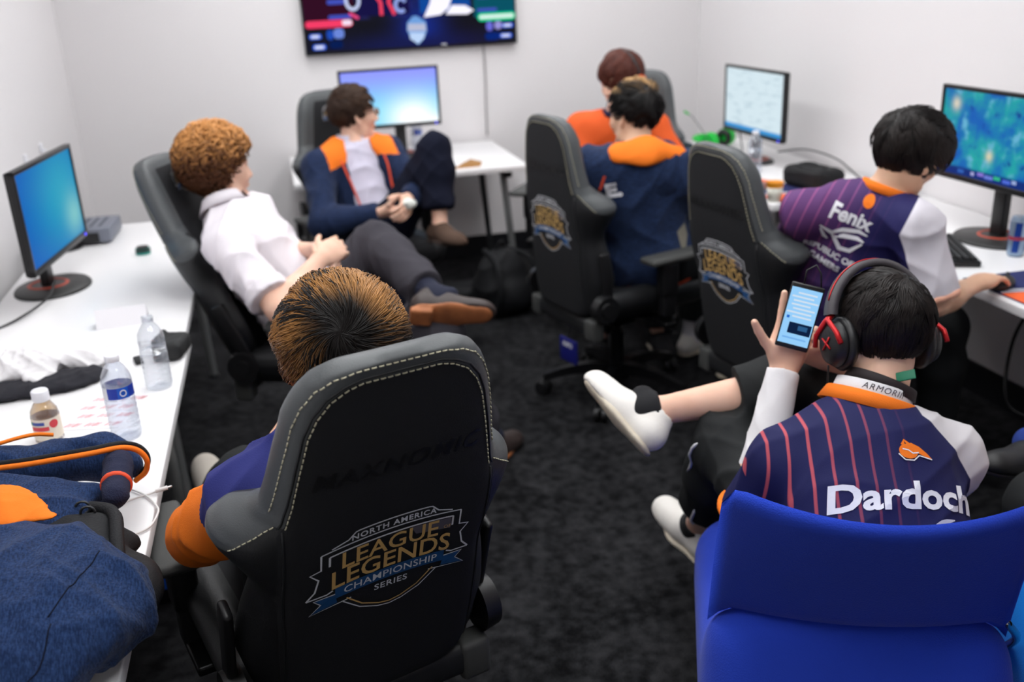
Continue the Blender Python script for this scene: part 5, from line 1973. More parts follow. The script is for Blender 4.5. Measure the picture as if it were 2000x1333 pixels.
bottle(2.23, 4.36, .73, 'clear water bottle in front of the document monitor', .20, .034, lab=False, m=m_clear2)
# tea / juice bottle
t = tag(empty('juice_bottle', (-.61, 2.24, .73)), 'small plastic tea bottle with a white cap and red label', 'bottle')
MB().lathe([(.001, 0), (.026, 0), (.031, .006), (.031, .066), (.029, .078), (.021, .092), (.0165, .098), (.0165, .106)], n=28).build('body', clear_mat('clear amber plastic', (236, 214, 178), .2), t)
MB().lathe([(.018, .101), (.019, .104), (.019, .124), (.0165, .127), (.0003, .127)], n=24).build('cap', m_capw, t)
MB().lathe([(.0316, .012), (.0316, .064)], n=28).build('label', mat('cream bottle label', (226, 214, 196), .5), t)
for a0, a1, z0, z1, c in ((215, 290, .036, .046, (206, 60, 70)), (222, 275, .050, .058, (60, 76, 150)), (212, 222, .050, .058, (40, 140, 90))):
    k = 8
    vs = [(.0321 * math.cos(R(a0 + (a1 - a0) * i / k)), .0321 * math.sin(R(a0 + (a1 - a0) * i / k)), zz) for i in range(k + 1) for zz in (z0, z1)]
    MB().add(vs, [(2 * i, 2 * i + 2, 2 * i + 3, 2 * i + 1) for i in range(k)], True).build('label_band', mat('label ink %d %d %d' % c, c, .5), t)
vs = [(.0323 * math.cos(R(312) + .33 * math.cos(s)), .0323 * math.sin(R(312) + .33 * math.cos(s)), .050 + .010 * math.sin(s)) for s in np.linspace(0, 6.28, 15)[:-1]]
MB().poly(vs).build('label_seal', MATS['label ink 206 60 70'], t)

# ------------------------------------------------------------------ things on the left desks
def mark(o, label, cat, group=None, kind=None): return tag(o, label, cat, group, kind)
m_paper = mat('white paper', (232, 230, 234), .8)
m_redprint = mat('red print', (206, 96, 104), .7)
st = MB().box((0, 0, .0004), (.15, .20, .0008)).build('sticker_sheet', m_paper)
st.location = (-.515, 2.37, .7302); st.rotation_euler = (0, 0, R(-12))
mark(st, 'white sticker sheet with rows of red print beside the bottles', 'paper')
for i in range(4):
    for j in range(3):
        x, y = -.048 + .048 * j + .012 * (i % 2), -.075 + .05 * i
        mb = MB()
        for k in range(4):
            w = (.004, .003, .005, .003)[k]
            xx = x - .014 + k * .009
            mb.poly([(xx, y - .010, .0011), (xx + w, y - .010, .0011), (xx + w + .010, y + .010, .0011), (xx + .010, y + .010, .0011)])
        mb.build('printed_mark', m_redprint, st)
# folded card standing like a tent
t = MB()
W2 = .075
t.add([(-W2, 0, 0), (W2, 0, 0), (W2, .03, .055), (-W2, .03, .055), (-W2, .075, .001), (W2, .075, .001), (-W2, .0012, 0), (W2, .0012, 0), (W2, .0305, .0535), (-W2, .0305, .0535)], [(0, 1, 2, 3), (3, 2, 5, 4), (6, 9, 8, 7)])
o = t.build('folded_card', m_paper); o.location = (-.55, 3.03, .7305); o.rotation_euler = (0, 0, R(4))
mark(o, 'folded blank white card standing on the left desk', 'card')
# black pouch / strap
S_ = SDF(); S_.box((0, 0, .028), (.04, .058, .028), rnd=.02); S_.box((-.035, .0, .03), (.008, .05, .034), rnd=.007, k=.006)
v, f = S_.mesh(.005); v = wrinkle(v, f, .004, 60, 5)
o = link('pouch', mesh_np('pouch', v, f, mat('black nylon', (30, 31, 32), .75, bump=(400, .2)))); o.location = (-.372, 2.72, .73); o.rotation_euler = (0, 0, R(-14))
mark(o, 'small black fabric pouch on the edge of the left desk', 'pouch')
MB().box((-.085, -.045, .006), (.022, .05, .012), Matrix.Rotation(R(30), 3, 'Z'), bev=.004).build('strap_end', MATS['black nylon'], o)
# grey console box near the corner
t = tag(empty('console_box', (-.865, 4.20, .73), R(-3)), 'flat grey electronic box on the far end of the left desk', 'electronics')
MB().box((0, .09, .038), (.27, .24, .062), bev=.008).build('case', mat('grey metal case', (118, 122, 134), .45, .3), t)
for k in range(6):
    MB().box((-.09 + .036 * k, .09, .0695), (.014, .17, .002)).build('vent', mat('dark vent', (70, 74, 86), .6), t)
MB().box((-.01, -.034, .03), (.20, .012, .042), bev=.004).build('front_panel', m_bezel, t)
for sx in (-.1, .1): MB().cyl((sx, .0, 0), (sx, .0, .009), .012).build('foot', m_plastic, t)
MB().cyl((-.05, -.05, .002), (-.05, -.05, .022), .075, .07, 28).build('speaker_puck', m_bezel, t)
# teal tape roll
rr = [(.020, 0), (.028, 0), (.028, .022), (.020, .022), (.020, 0)]
o = MB().lathe(rr, n=28).build('tape_roll', mat('teal ribbon', (34, 150, 136), .6)); o.location = (-.585, 3.94, .7302)
mark(o, 'small teal ribbon roll on the left desk', 'roll')
MB().lathe([(.0282, .010), (.0286, .013), (.0286, .020), (.0282, .022)], n=28).build('dark_edge', m_plastic, o)
MB().cyl((0, 0, .022), (0, 0, .03), .024, .022, 18).build('dark_clip', m_plastic, o)
# monitor cable on the left desk
o = MB().tube(curve_pts([(-.80, 3.42, .80), (-.82, 3.33, .76), (-.9, 3.2, .7345), (-.985, 3.08, .7345)], 6), .004, 8).build('monitor_cable', m_plastic)
mark(o, 'black cable running from the left monitor across the desk', 'cable')
# wall hooks
for k, (y, z) in enumerate(((4.70, 1.02), (5.03, 1.02))):
    o = MB().box((0, 0, 0), (.012, .03, .045), bev=.005).box((.012, 0, -.012), (.016, .02, .012), bev=.004).build('wall_hook', m_capw)
    o.location = (XL + .006, y, z)
    mark(o, ('nearer' if k == 0 else 'farther') + ' small white hook on the left wall above the monitor', 'hook', 'hooks on the left wall')
# black wall outlet behind the back desk
o = MB().box((0, 0, 0), (.085, .02, .13), bev=.004).build('wall_socket', m_plastic); o.location = (.06, 5.989, .27)
mark(o, 'black socket box on the back wall under the desk', 'socket')
for k in range(2): MB().box((0, -.0108, -.03 + .06 * k), (.03, .002, .03)).build('socket_face', m_legd, o)

# crumpled t-shirt and dark cloth under it
g_ = np.random.default_rng(21)
S_ = SDF()
for p, r in (((-.84, 2.66, .76), (.12, .085, .035)), ((-.73, 2.69, .775), (.10, .08, .045)), ((-.64, 2.73, .765), (.09, .07, .035)), ((-.585, 2.70, .75), (.05, .05, .02)), ((-.70, 2.62, .755), (.035, .06, .025)), ((-.67, 2.78, .765), (.10, .05, .03)), ((-.92, 2.70, .76), (.09, .07, .03))):
    S_.ell(p, r, k=.03)
S_.box((-.75, 2.68, .68), (.5, .5, .0515), rnd=.001, k=.002, op='-')
v, f = S_.mesh(.005); v = relax(v, f, 1); v = wrinkle(v, f, .026, 34, 22); v = wrinkle(v, f, .008, 80, 23); v = relax(v, f, 2, .4)
v[:, 2] = np.maximum(v[:, 2], .7315)
o = link('white_tshirt', mesh_np('white_tshirt', v, f, m_whitec)); mark(o, 'crumpled white t-shirt lying on the left desk', 'shirt')
MB().poly([(-.585, 2.735, .772), (-.575, 2.745, .772), (-.57, 2.73, .770)], .002).build('green_tag', mat('green tag', (30, 90, 50), .7), o)
S_ = SDF()
for p, r in (((-.80, 2.57, .742), (.17, .07, .016)), ((-.66, 2.58, .742), (.10, .06, .015)), ((-.60, 2.62, .742), (.07, .05, .014)), ((-.9, 2.54, .742), (.1, .06, .015))):
    S_.ell(p, r, k=.02)
v, f = S_.mesh(.005); v = wrinkle(v, f, .010, 40, 25); v = relax(v, f, 2, .4); v[:, 2] = np.maximum(v[:, 2], .7305)
o = link('black_cloth', mesh_np('black_cloth', v, f, mat('black cotton', (26, 26, 34), .9, bump=(400, .2)))); mark(o, 'black garment lying under the white t-shirt', 'garment')

# backpack under the navy jacket
t = tag(empty('backpack', (-.56, 1.50, .73)), 'black backpack under the navy jacket on the left desk', 'backpack')
m_pack = mat('black pack nylon', (22, 23, 26), .7, bump=(300, .25), spec=.3)
S_ = SDF()
S_.box((-.02, -.02, .06), (.22, .19, .058), rnd=.05, k=.02); S_.ell((.195, -.04, .05), (.085, .12, .045), k=.04); S_.cap((.10, .17, .04), (.20, .12, .05), .035, .025, k=.02)
v, f = S_.mesh(.008); v = wrinkle(v, f, .008, 30, 31)
v[:, 2] = np.maximum(v[:, 2], .001)
link('bag_body', mesh_np('bag_body', v, f, m_pack), t)
MB().tube(curve_pts([(.12, .19, .10), (.185, .14, .105), (.205, .04, .10), (.215, -.04, .075)], 6), .012, 8).build('strap', m_pack, t)
for k in range(2):
    MB().tube([(.135 + .012 * k + .012 * math.cos(a), .155 - .022 * k, .115 + .012 * math.sin(a)) for a in np.linspace(0, 6.28, 13)], .0025, 6, False).build('zip_ring', m_legd, t)
# navy jacket with orange zip draped over it
t = tag(empty('jacket', (-.55, 1.55, .73)), 'navy jacket with orange zip and lining heaped on the left desk', 'jacket')
O_ = V3((-.55, 1.55, .73))
S_ = SDF()
S_.ell((-.66, 1.38, .845), (.30, .26, .115), k=.04); S_.ell((-.47, 1.36, .825), (.19, .20, .095), k=.05); S_.ell((-.40, 1.40, .80), (.11, .12, .05), k=.05)
S_.cap((-.95, 1.52, .85), (-.48, 1.50, .865), .05, .035, k=.05); S_.cap((-.58, 1.22, .80), (-.36, 1.32, .765), .055, .03, k=.04); S_.cap((-.42, 1.50, .84), (-.31, 1.41, .785), .04, .022, k=.04)
S_.cap((-.95, 1.33, .90), (-.50, 1.44, .90), .030, .012, k=.03); S_.cap((-.85, 1.18, .86), (-.46, 1.38, .87), .028, .012, k=.03); S_.cap((-.62, 1.52, .89), (-.40, 1.28, .83), .022, .012, k=.03)
S_.box((-.6, 1.3, .62), (.6, .6, .114), rnd=.002, k=.003, op='-')
v, f = S_.mesh(.0065); v = relax(v, f, 2); v = wrinkle(v, f, .055, 11, 41, (1, 1, .5)); v = wrinkle(v, f, .016, 30, 42); v = relax(v, f, 1, .4); v[:, 2] = np.maximum(v[:, 2], .7335)
m_jk = mat('marled navy fleece', (18, 34, 66), .92, bump=(260, .35), mottle=(120, (40, 62, 102), .36, .72, (3.5, 1, 1)), sheen=.08, spec=.15)
jb = link('jacket_body', mesh_np('jacket_body', v - O_, f, m_jk), t)
tj_ = BVHTree.FromPolygons([tuple(p) for p in v], [tuple(int(i) for i in q) for q in f])
for sm in ([(-.40, 1.26, .95), (-.375, 1.32, .95), (-.36, 1.37, .95), (-.35, 1.40, .95)], [(-.50, 1.16, .95), (-.46, 1.155, .95), (-.41, 1.19, .95), (-.395, 1.25, .95)]):
    out = []
    for p in curve_pts(sm, 6):
        hit = tj_.ray_cast(p, Vector((0, 0, -1)))
        if hit[0] is not None:
            out.append(hit[0] + Vector((0, 0, .0004)) - Vector(O_))
    MB().tube(out, .0011, 5).build('seam', m_navy_tr, jb)
S_ = SDF()
S_.cap((-.98, 1.93, .79), (-.62, 1.90, .82), .05, .055, k=.04); S_.cap((-.62, 1.90, .82), (-.43, 1.90, .825), .055, .045, k=.03); S_.cap((-.43, 1.90, .825), (-.375, 1.885, .805), .045, .03, k=.03)
v, f = S_.mesh(.006); v = relax(v, f, 1); v = wrinkle(v, f, .024, 24, 51); v = relax(v, f, 1, .4); v[:, 2] = np.maximum(v[:, 2], .7335)
link('hood', mesh_np('hood', v - O_, f, m_jk), t)
S_ = SDF()
S_.cap((-.95, 1.74, .80), (-.60, 1.735, .83), .065, .055, k=.04); S_.cap((-.60, 1.735, .83), (-.43, 1.76, .815), .055, .035, k=.04); S_.ell((-.54, 1.67, .825), (.13, .09, .05), k=.04); S_.ell((-.75, 1.67, .83), (.2, .09, .05), k=.04)
v, f = S_.mesh(.006); v = relax(v, f, 1); v = wrinkle(v, f, .034, 24, 52); v = relax(v, f, 1, .4); v[:, 2] = np.maximum(v[:, 2], .7335)
link('inner_fold', mesh_np('inner_fold', v - O_, f, m_jk), t)
zp = [(-.98, 1.875, .85), (-.78, 1.845, .862), (-.594, 1.812, .872), (-.536, 1.800, .877), (-.49, 1.797, .88), (-.426, 1.803, .88), (-.379, 1.828, .872), (-.352, 1.843, .855), (-.339, 1.846, .83), (-.347, 1.856, .80), (-.371, 1.862, .78)]
c = [Vector(p) - Vector(O_) for p in curve_pts(zp, 6)]
MB().tube(c, .0055, 8).build('zip', m_orange, t)
MB().tube([p + Vector((0, .012, .003)) for p in c], .006, 6).build('zip_tape', m_pack, t)
for a, b in zip(c[::1], c[1::1]):
    pass
MB().tube([Vector(p) - Vector(O_) for p in curve_pts([(-.80, 1.875, .873), (-.65, 1.88, .885), (-.577, 1.905, .888), (-.548, 1.925, .882), (-.52, 1.935, .872)], 5)], .0042, 8).build('hood_trim', m_orange, t)
S_ = SDF(); S_.cap((-.62, 1.655, .895), (-.53, 1.60, .895), .05, .045, k=.02, fl=((.1, -.2, 1), .3)); S_.cap((-.53, 1.60, .895), (-.455, 1.565, .885), .045, .012, k=.02, fl=((.1, -.2, 1), .3))
v, f = S_.mesh(.005); v = wrinkle(v, f, .006, 60, 55)
link('lining', mesh_np('lining', v - O_, f, m_orange), t)
S_ = SDF(); S_.cap((-.385, 1.815, .845), (-.378, 1.70, .835), .028, .024, k=.02)
v, f = S_.mesh(.0045); v = wrinkle(v, f, .004, 60, 56)
cu = link('cuff', mesh_np('cuff', v - O_, f, mat('navy rib knit', (20, 26, 54), .9, bump=(300, .4))), t)
d_ = unit(V3((-.378, 1.70, .835)) - V3((-.385, 1.815, .845)))
S_ = SDF(); p0 = V3((-.3805, 1.74, .838)); S_.cap(p0 - d_ * .03, p0 + d_ * .03, .0292, .0285, k=.01); cut(S_, p0 + d_ * .006, d_); cut(S_, p0 - d_ * .006, -d_)
v, f = S_.mesh(.0035); link('cuff_stripe', mesh_np('cuff_stripe', v - O_, f, m_redor), cu)
# white charging cable
mw = mat('white cable', (226, 224, 222), .5)
t = tag(empty('charging_cable', (-.36, 1.88, .73)), 'white charging cable lying over the edge of the left desk', 'cable')
b0 = Vector((-.36, 1.88, .73))
MB().tube([Vector(p) - b0 for p in curve_pts([(-.44, 1.95, .735), (-.40, 1.925, .7345), (-.36, 1.88, .7345), (-.335, 1.83, .735), (-.328, 1.79, .738), (-.345, 1.74, .735), (-.40, 1.72, .734)], 6)], .0022, 7).build('cord', mw, t)
MB().tube([Vector(p) - b0 for p in curve_pts([(-.44, 1.83, .7345), (-.39, 1.87, .7345), (-.352, 1.885, .735), (-.335, 1.89, .737)], 6)], .0022, 7).build('cord', mw, t)
MB().cyl(Vector((-.342, 1.888, .737)) - b0, Vector((-.318, 1.893, .739)) - b0, .0045, .0045, 12).build('plug', mw, t)
MB().cyl(Vector((-.318, 1.893, .739)) - b0, Vector((-.310, 1.895, .7395)) - b0, .003, .003, 10).build('plug_tip', m_chrome, t)
# dark power box under the left desk
t = tag(empty('power_strip', (-.46, 2.66, .0), R(10)), 'black power strip with blue label on the floor under the left desk', 'power strip')
MB().box((0, 0, .06), (.16, .10, .12), bev=.01).build('case', m_plastic, t)
MB().box((-.03, -.051, .07), (.05, .002, .04)).build('blue_label', m_labelb, t)
MB().box((.04, -.051, .09), (.025, .002, .03)).build('white_label', m_capw, t)

# ------------------------------------------------------------------ back desk: folded tan paper
mb = MB()
mb.add([(-.10, -.03, 0), (.06, -.045, 0), (.10, .03, .012), (.04, .05, .03), (-.02, .02, .018), (.02, -.02, .03)], [(0, 1, 5), (0, 5, 4), (1, 2, 5), (5, 2, 3), (4, 5, 3), (0, 4, 3), (0, 3, 2, 1)])
o = mb.build('paper_bag', mat('tan kraft paper', (160, 116, 66), .75, bump=(80, .2))); o.location = (.95, 5.16, .7305); o.rotation_euler = (0, 0, R(10))
mark(o, 'crumpled tan paper wrapper on the front edge of the back desk', 'wrapper')

# ------------------------------------------------------------------ right desks
m_pad1 = mat('navy mouse mat', (30, 38, 92), .85, bump=(500, .1))
m_pad2 = mat('orange mouse mat', (240, 104, 50), .85, bump=(500, .1))
def mouse_mat(x, y, w, d, rz, label):
    o = MB().box((0, 0, .0018), (w, d, .0036), bev=.0015).build('mouse_mat', m_pad1); o.location = (x, y, .7302); o.rotation_euler = (0, 0, R(rz))
    mark(o, label, 'mouse mat', 'team mouse mats')
    pts = [(-w / 2, -d / 2)] + [(-w / 2 + w * .95 * s, -d / 2 + d * (.52 - .5 * s ** 1.7)) for s in np.linspace(0, 1, 12)]
    MB().poly([(p[0] * .99, p[1] * .99, .0038) for p in pts]).build('orange_field', m_pad2, o)
    for k in range(2):
        ps = [(-w / 2 + w * .95 * s, -d / 2 + d * (.56 + .05 * k - .5 * s ** 1.7) * .97, .0040) for s in np.linspace(.02, .98, 14)]
        MB().tube(ps, .0028, 5).build('white_line', m_whiteprint, o)
    return o
mouse_mat(2.235, 2.36, .40, .36, 0, 'navy and orange mouse mat under the hand of the player')
mouse_mat(2.16, 3.88, .32, .30, 12, 'navy and orange mouse mat on the far right desk')
# keyboard
t = tag(empty('keyboard', (2.165, 2.80, .73), R(68)), 'black mechanical keyboard with small lit key on the right desk', 'keyboard')
Mk = Matrix.Rotation(R(4), 3, 'X')
MB().box((0, 0, .014), (.33, .135, .022), Mk, bev=.006).build('keyboard_case', m_plastic, t)
kc = MB().box((0, 0, 0), (.0165, .0165, .010), bev=.002).mesh('key', mat('black keycap', (30, 30, 31), .5))
for r_ in range(5):
    for c in range(17):
        o = link('key', kc, t); o.location = (-.150 + c * .0187, .048 - r_ * .0235, .030 + (.048 - r_ * .0235) * .07)
        o.rotation_euler = (R(4), 0, 0)
MB().cyl((.11, .06, .034), (.11, .06, .0365), .005, None, 12).build('indicator_light', emit_mat('warm key light', (255, 170, 130), 4), t)
# mouse under the hand
S_ = SDF(); S_.ell((0, 0, .012), (.033, .06, .026), k=.01); S_.box((0, 0, -.03), (.1, .1, .03), rnd=.001, op='-')
v, f = S_.mesh(.004)
o = link('computer_mouse', mesh_np('computer_mouse', relax(v, f, 1), f, m_plastic)); o.location = (2.075, 2.415, .7345); o.rotation_euler = (0, 0, R(-62)); mark(o, 'black computer mouse under the hand of the player', 'mouse')
MB().cyl((-.004, .035, .034), (.004, .035, .034), .008, None, 12).build('scroll_wheel', m_legd, o)
# drink can
t = tag(empty('drink_can', (2.355, 2.70, .73), R(20)), 'slim blue and silver drink can in front of the game monitor', 'can')
m_can = mat('silver blue can', (150, 172, 196), .28, .7)
MB().lathe([(.001, .003), (.019, .003), (.022, .0), (.0262, .008), (.0265, .014), (.0265, .120), (.0255, .126), (.0215, .132), (.0225, .134), (.021, .1345), (.0195, .131), (.001, .131)], n=30).build('can_body', m_can, t)
for k in range(4):
    a0 = 90 * k
    n = 8
    vs = [(.0268 * math.cos(R(a0 + 45 * i / n + 12 * zz)), .0268 * math.sin(R(a0 + 45 * i / n + 12 * zz)), .016 + .102 * zz) for i in range(n + 1) for zz in (0, 1)]
    MB().add(vs, [(2 * i, 2 * i + 2, 2 * i + 3, 2 * i + 1) for i in range(n)], True).build('blue_panel', mat('can blue', (24, 66, 150), .3, .5), t)
MB().lathe([(.0270, .058), (.0270, .070)], n=30).build('red_band', mat('can red', (150, 50, 70), .4), t)
MB().box((0, .004, .1325), (.010, .016, .0015)).build('pull_tab', m_chrome, t)
# paper cup and packet behind chair F
t = tag(empty('paper_cup', (2.02, 3.755, .73)), 'white paper cup with an orange rim at the desk corner', 'cup')
MB().lathe([(.001, .003), (.026, .003), (.028, .0), (.0345, .062), (.0325, .062), (.026, .006)], n=26).build('cup_wall', mat('cup paper', (210, 208, 196), .7), t)
MB().lathe([(.0342, .060), (.0368, .084), (.0375, .085), (.0345, .085), (.0325, .062)], n=26).build('cup_rim', mat('amber cup rim', (232, 150, 30), .5), t)
t = MB().box((0, 0, .018), (.10, .06, .036), bev=.006).build('snack_packet', mat('grey pink packet', (196, 150, 140), .45)); t.location = (2.06, 3.98, .7345); t.rotation_euler = (0, 0, R(25)); mark(t, 'small pink and grey snack packet behind the paper cup', 'packet')
MB().box((-.02, 0, .0365), (.04, .05, .001)).build('navy_panel', m_pad1, t)
MB().box((.028, 0, .0365), (.035, .05, .001)).build('orange_panel', m_pad2, t)
S_ = SDF(); S_.box((0, 0, .05), (.085, .13, .05), rnd=.035); S_.ell((0, 0, .105), (.06, .09, .02), k=.02, op='-')
v, f = S_.mesh(.006); v = wrinkle(v, f, .012, 30, 61); v[:, 2] = np.maximum(v[:, 2], .001)
t = link('wash_bag', mesh_np('wash_bag', v, f, mat('black soft case', (18, 19, 22), .8, bump=(300, .2)))); t.location = (2.30, 3.93, .73); t.rotation_euler = (0, 0, R(10)); mark(t, 'black soft zip case on the far right desk', 'case')
MB().tube([(.04 * math.cos(a), .09 * math.sin(a), .098) for a in np.linspace(0, 6.28, 25)], .003, 6, False).build('zip', m_legd, t)
# green headset
m_green = mat('bright green plastic', (20, 196, 66), .4)
t = tag(empty('gaming_headset', (2.33, 5.07, .73), R(35)), 'bright green gaming headset lying on the far right desk', 'headset')
MB().tube([(.095 * math.cos(a), .10 + .10 * math.sin(a) - .10, .055 + .0 * a) for a in np.linspace(-.3, math.pi + .3, 25)], .013, 10).build('headband', m_green, t)
for sx in (-1, 1):
    c = Vector((sx * .092, -.035, .052))
    q = MB().cyl(c - Vector((.020 * sx, 0, 0)), c + Vector((.022 * sx, 0, 0)), .050, .046, 26).build('ear_cup', m_green, t)
    MB().lathe([(.022, 0), (.042, 0), (.046, .010), (.042, .02), (.022, .02)], c - Vector((.022 * sx, 0, 0)), 26, Matrix.Rotation(R(-90 * sx), 3, 'Y')).build('ear_pad', m_plastic, q)
    MB().lathe([(.020, 0), (.026, .003), (.030, 0)], c + Vector((.022 * sx, 0, 0)), 24, Matrix.Rotation(R(90 * sx), 3, 'Y')).build('ring', mat('dark green', (10, 120, 44), .5), q)
MB().tube(curve_pts([(-.11, -.03, .08), (-.13, .0, .13), (-.15, .04, .19), (-.17, .06, .21)], 5), .003, 6).build('microphone_boom', m_leg, t)
MB().cyl((-.165, .055, .205), (-.182, .072, .222), .006, .006, 10).build('microphone', m_green, t)
# dark game pad
S_ = SDF()
S_.box((0, 0, .022), (.055, .035, .016), rnd=.014); S_.cap((-.055, 0, .02), (-.075, -.055, .014), .024, .016, k=.02); S_.cap((.055, 0, .02), (.075, -.055, .014), .024, .016, k=.02)
v, f = S_.mesh(.004)
t = link('game_controller', mesh_np('game_controller', relax(v, f, 1), f, mat('dark blue grey plastic', (30, 46, 58), .4))); t.location = (2.13, 5.13, .7305); t.rotation_euler = (0, 0, R(30)); mark(t, 'dark game controller next to the green headset', 'controller')
for sx, sy in ((-.035, .006), (.028, -.012)): MB().cyl((sx, sy, .036), (sx, sy, .05), .010, .012, 14).build('thumb_stick', m_plastic, t)
# cables along the wall behind the far monitor
o = MB().tube(curve_pts([(2.40, 4.45, .80), (2.47, 4.3, .83), (2.55, 4.15, .80), (2.58, 4.0, .737), (2.56, 3.85, .7345)], 7), .004, 7).build('wall_cable', mat('dark grey cable', (60, 62, 64), .6)); mark(o, 'dark cable curving from the document monitor along the right wall', 'cable')
o = MB().tube(curve_pts([(2.36, 4.80, .86), (2.33, 4.7, .78), (2.26, 4.55, .735), (2.20, 4.45, .7345)], 7), .0035, 7).build('wall_cable', MATS['dark grey cable']); mark(o, 'thin cable hanging below the document monitor', 'cable')
o = MB().tube(curve_pts([(2.50, 2.62, .70), (2.52, 2.58, .45), (2.45, 2.50, .30), (2.35, 2.45, .24), (2.28, 2.55, .26), (2.40, 2.70, .42), (2.52, 2.72, .6)], 8), .007, 8).build('floor_cable', m_plastic); mark(o, 'black cable hanging in a loop under the right desk', 'cable')

# ------------------------------------------------------------------ floor
t = tag(empty('floor_backpack', (1.05, 4.84, 0), R(20)), 'black backpack slumped on the floor near the back desk', 'backpack')
S_ = SDF()
S_.ell((0, 0, .16), (.16, .13, .19), k=.05); S_.box((0, .0, .10), (.15, .12, .10), rnd=.06, k=.05); S_.ell((0, -.11, .11), (.11, .06, .09), k=.03)
v, f = S_.mesh(.009); v = wrinkle(v, f, .02, 18, 71); v[:, 2] = np.maximum(v[:, 2], .001)
link('bag_body', mesh_np('bag_body', v, f, m_pack), t)
for sx in (-1, 1): MB().tube(curve_pts([(sx * .06, .08, .33), (sx * .10, -.10, .30), (sx * .12, -.16, .16), (sx * .13, -.12, .05)], 6), .014, 8).build('strap', m_pack, t)
MB().box((.06, -.155, .20), (.02, .006, .035)).build('tag', m_leg, t)
MB().tube(curve_pts([(-.03, .02, .34), (0, .0, .385), (.03, .02, .34)], 6), .008, 8).build('handle', m_pack, t)
t = tag(empty('laptop_bag', (.86, 5.0, 0), R(5)), 'flat black bag lying on the floor by the brown loafer', 'bag')
S_ = SDF(); S_.box((0, 0, .06), (.17, .12, .06), rnd=.04); v, f = S_.mesh(.009); v = wrinkle(v, f, .012, 20, 75); v[:, 2] = np.maximum(v[:, 2], .001)
link('bag_body', mesh_np('bag_body', v, f, m_pack), t)
MB().tube(curve_pts([(-.05, -.12, .07), (-.03, -.16, .05), (.03, -.16, .05), (.05, -.12, .07)], 5), .007, 8).build('handle', m_pack, t)
# blue booklet hanging from the frame of the hoodie person's chair
t = tag(empty('chair_tag', (1.10, 3.50, .255), R(-71)), 'blue information card hanging under the empty-backed chair', 'card')
MB().box((-.06, -.06, 0), (.11, .012, .10), bev=.003).build('card', mat('deep blue card', (18, 24, 112), .5), t)
v, f = text_verts('INFO', .028, .001)
MB().add([(-.06 + p[0], -.0665, .025 + p[1]) for p in v], f).build('card_print', m_whiteprint, t)
MB().tube([(-.06, -.06, .05), (-.05, -.05, .11), (-.06, -.02, .14)], .002, 6).build('string', m_plastic, t)

# ------------------------------------------------------------------ phone, headset, lanyard of the person in the blue chair
m_hsk = mat('black headset plastic', (24, 24, 26), .45)
m_hsr = mat('red metal', (190, 30, 34), .35, .4)
m_hsg = mat('grey padded leather', (70, 66, 70), .55)
hc = pG.hl((0, 0, .0))
t = tag(empty('headset', tuple(hc)), 'black and red headset worn over the black hair', 'headset')
def HL(p): return Vector(V3(p) @ pG.H)
yb = -.004
arc = [HL((.112 * math.cos(a), yb, .030 + .122 * math.sin(a))) for a in np.linspace(-.12, math.pi + .12, 31)]
S_ = SDF()
mb = MB()
vs = []
for i, a in enumerate(np.linspace(.12, math.pi - .12, 31)):
    for rr, yy in ((.113, -.016), (.127, -.013), (.127, .013), (.113, .016)):
        vs.append(HL((rr * math.cos(a), yb + yy, .032 + (rr + .006) * math.sin(a))))
mb.add(vs, [(4 * i + k, 4 * i + (k + 1) % 4, 4 * i + 4 + (k + 1) % 4, 4 * i + 4 + k) for i in range(30) for k in range(4)], True)
mb.build('headband', m_hsg, t)
MB().tube([HL((.1285 * math.cos(a), yb + .0, .032 + .1345 * math.sin(a))) for a in np.linspace(.35, math.pi - .35, 31)], .0014, 6).build('red_seam', m_hsr, t)
for sx in (-1, 1):
    c = HL((sx * .108, yb, -.012))
    fk = MB()
    fk.tube([HL((sx * .112, yb, .050)), HL((sx * .128, yb + .005, .035)), HL((sx * .132, yb + .035, .008)), HL((sx * .130, yb + .044, -.015))], .0055, 8)
    fk.tube([HL((sx * .112, yb, .050)), HL((sx * .128, yb - .005, .035)), HL((sx * .132, yb - .035, .008)), HL((sx * .130, yb - .044, -.015))], .0055, 8)
    fk.build('fork', m_hsr, t)
    Mx = Matrix(pG.H.T.tolist()) @ Matrix.Rotation(R(90 * sx), 3, 'Y')
    Mx = Mx @ Matrix.Diagonal((1.22, 1, 1))
    q = MB().lathe([(.0005, .024), (.022, .024), (.034, .018), (.040, .004), (.040, -.002), (.0005, -.002)], c, 28, Mx).build('ear_cup', m_hsk, t)
    MB().lathe([(.018, -.004), (.042, -.002), (.047, -.012), (.042, -.024), (.018, -.022), (.018, -.004)], c, 28, Mx).build('ear_pad', m_plastic, q)
    mk = MB()
    for s1 in (-1, 1):
        mk.tube([HL((sx * .1335, yb + s1 * -.012, -.024)), HL((sx * .1335, yb + s1 * .012, .0))], .0022, 5)
    mk.build('cup_mark', m_hsr, q)
cb = [HL((-.115, .02, -.055)), HL((-.10, .05, -.12)), HL((-.05, .10, -.17)), HL((0, .16, -.16))]
MB().tube(curve_pts(cb, 6), .002, 6).build('cord', m_plastic, t)
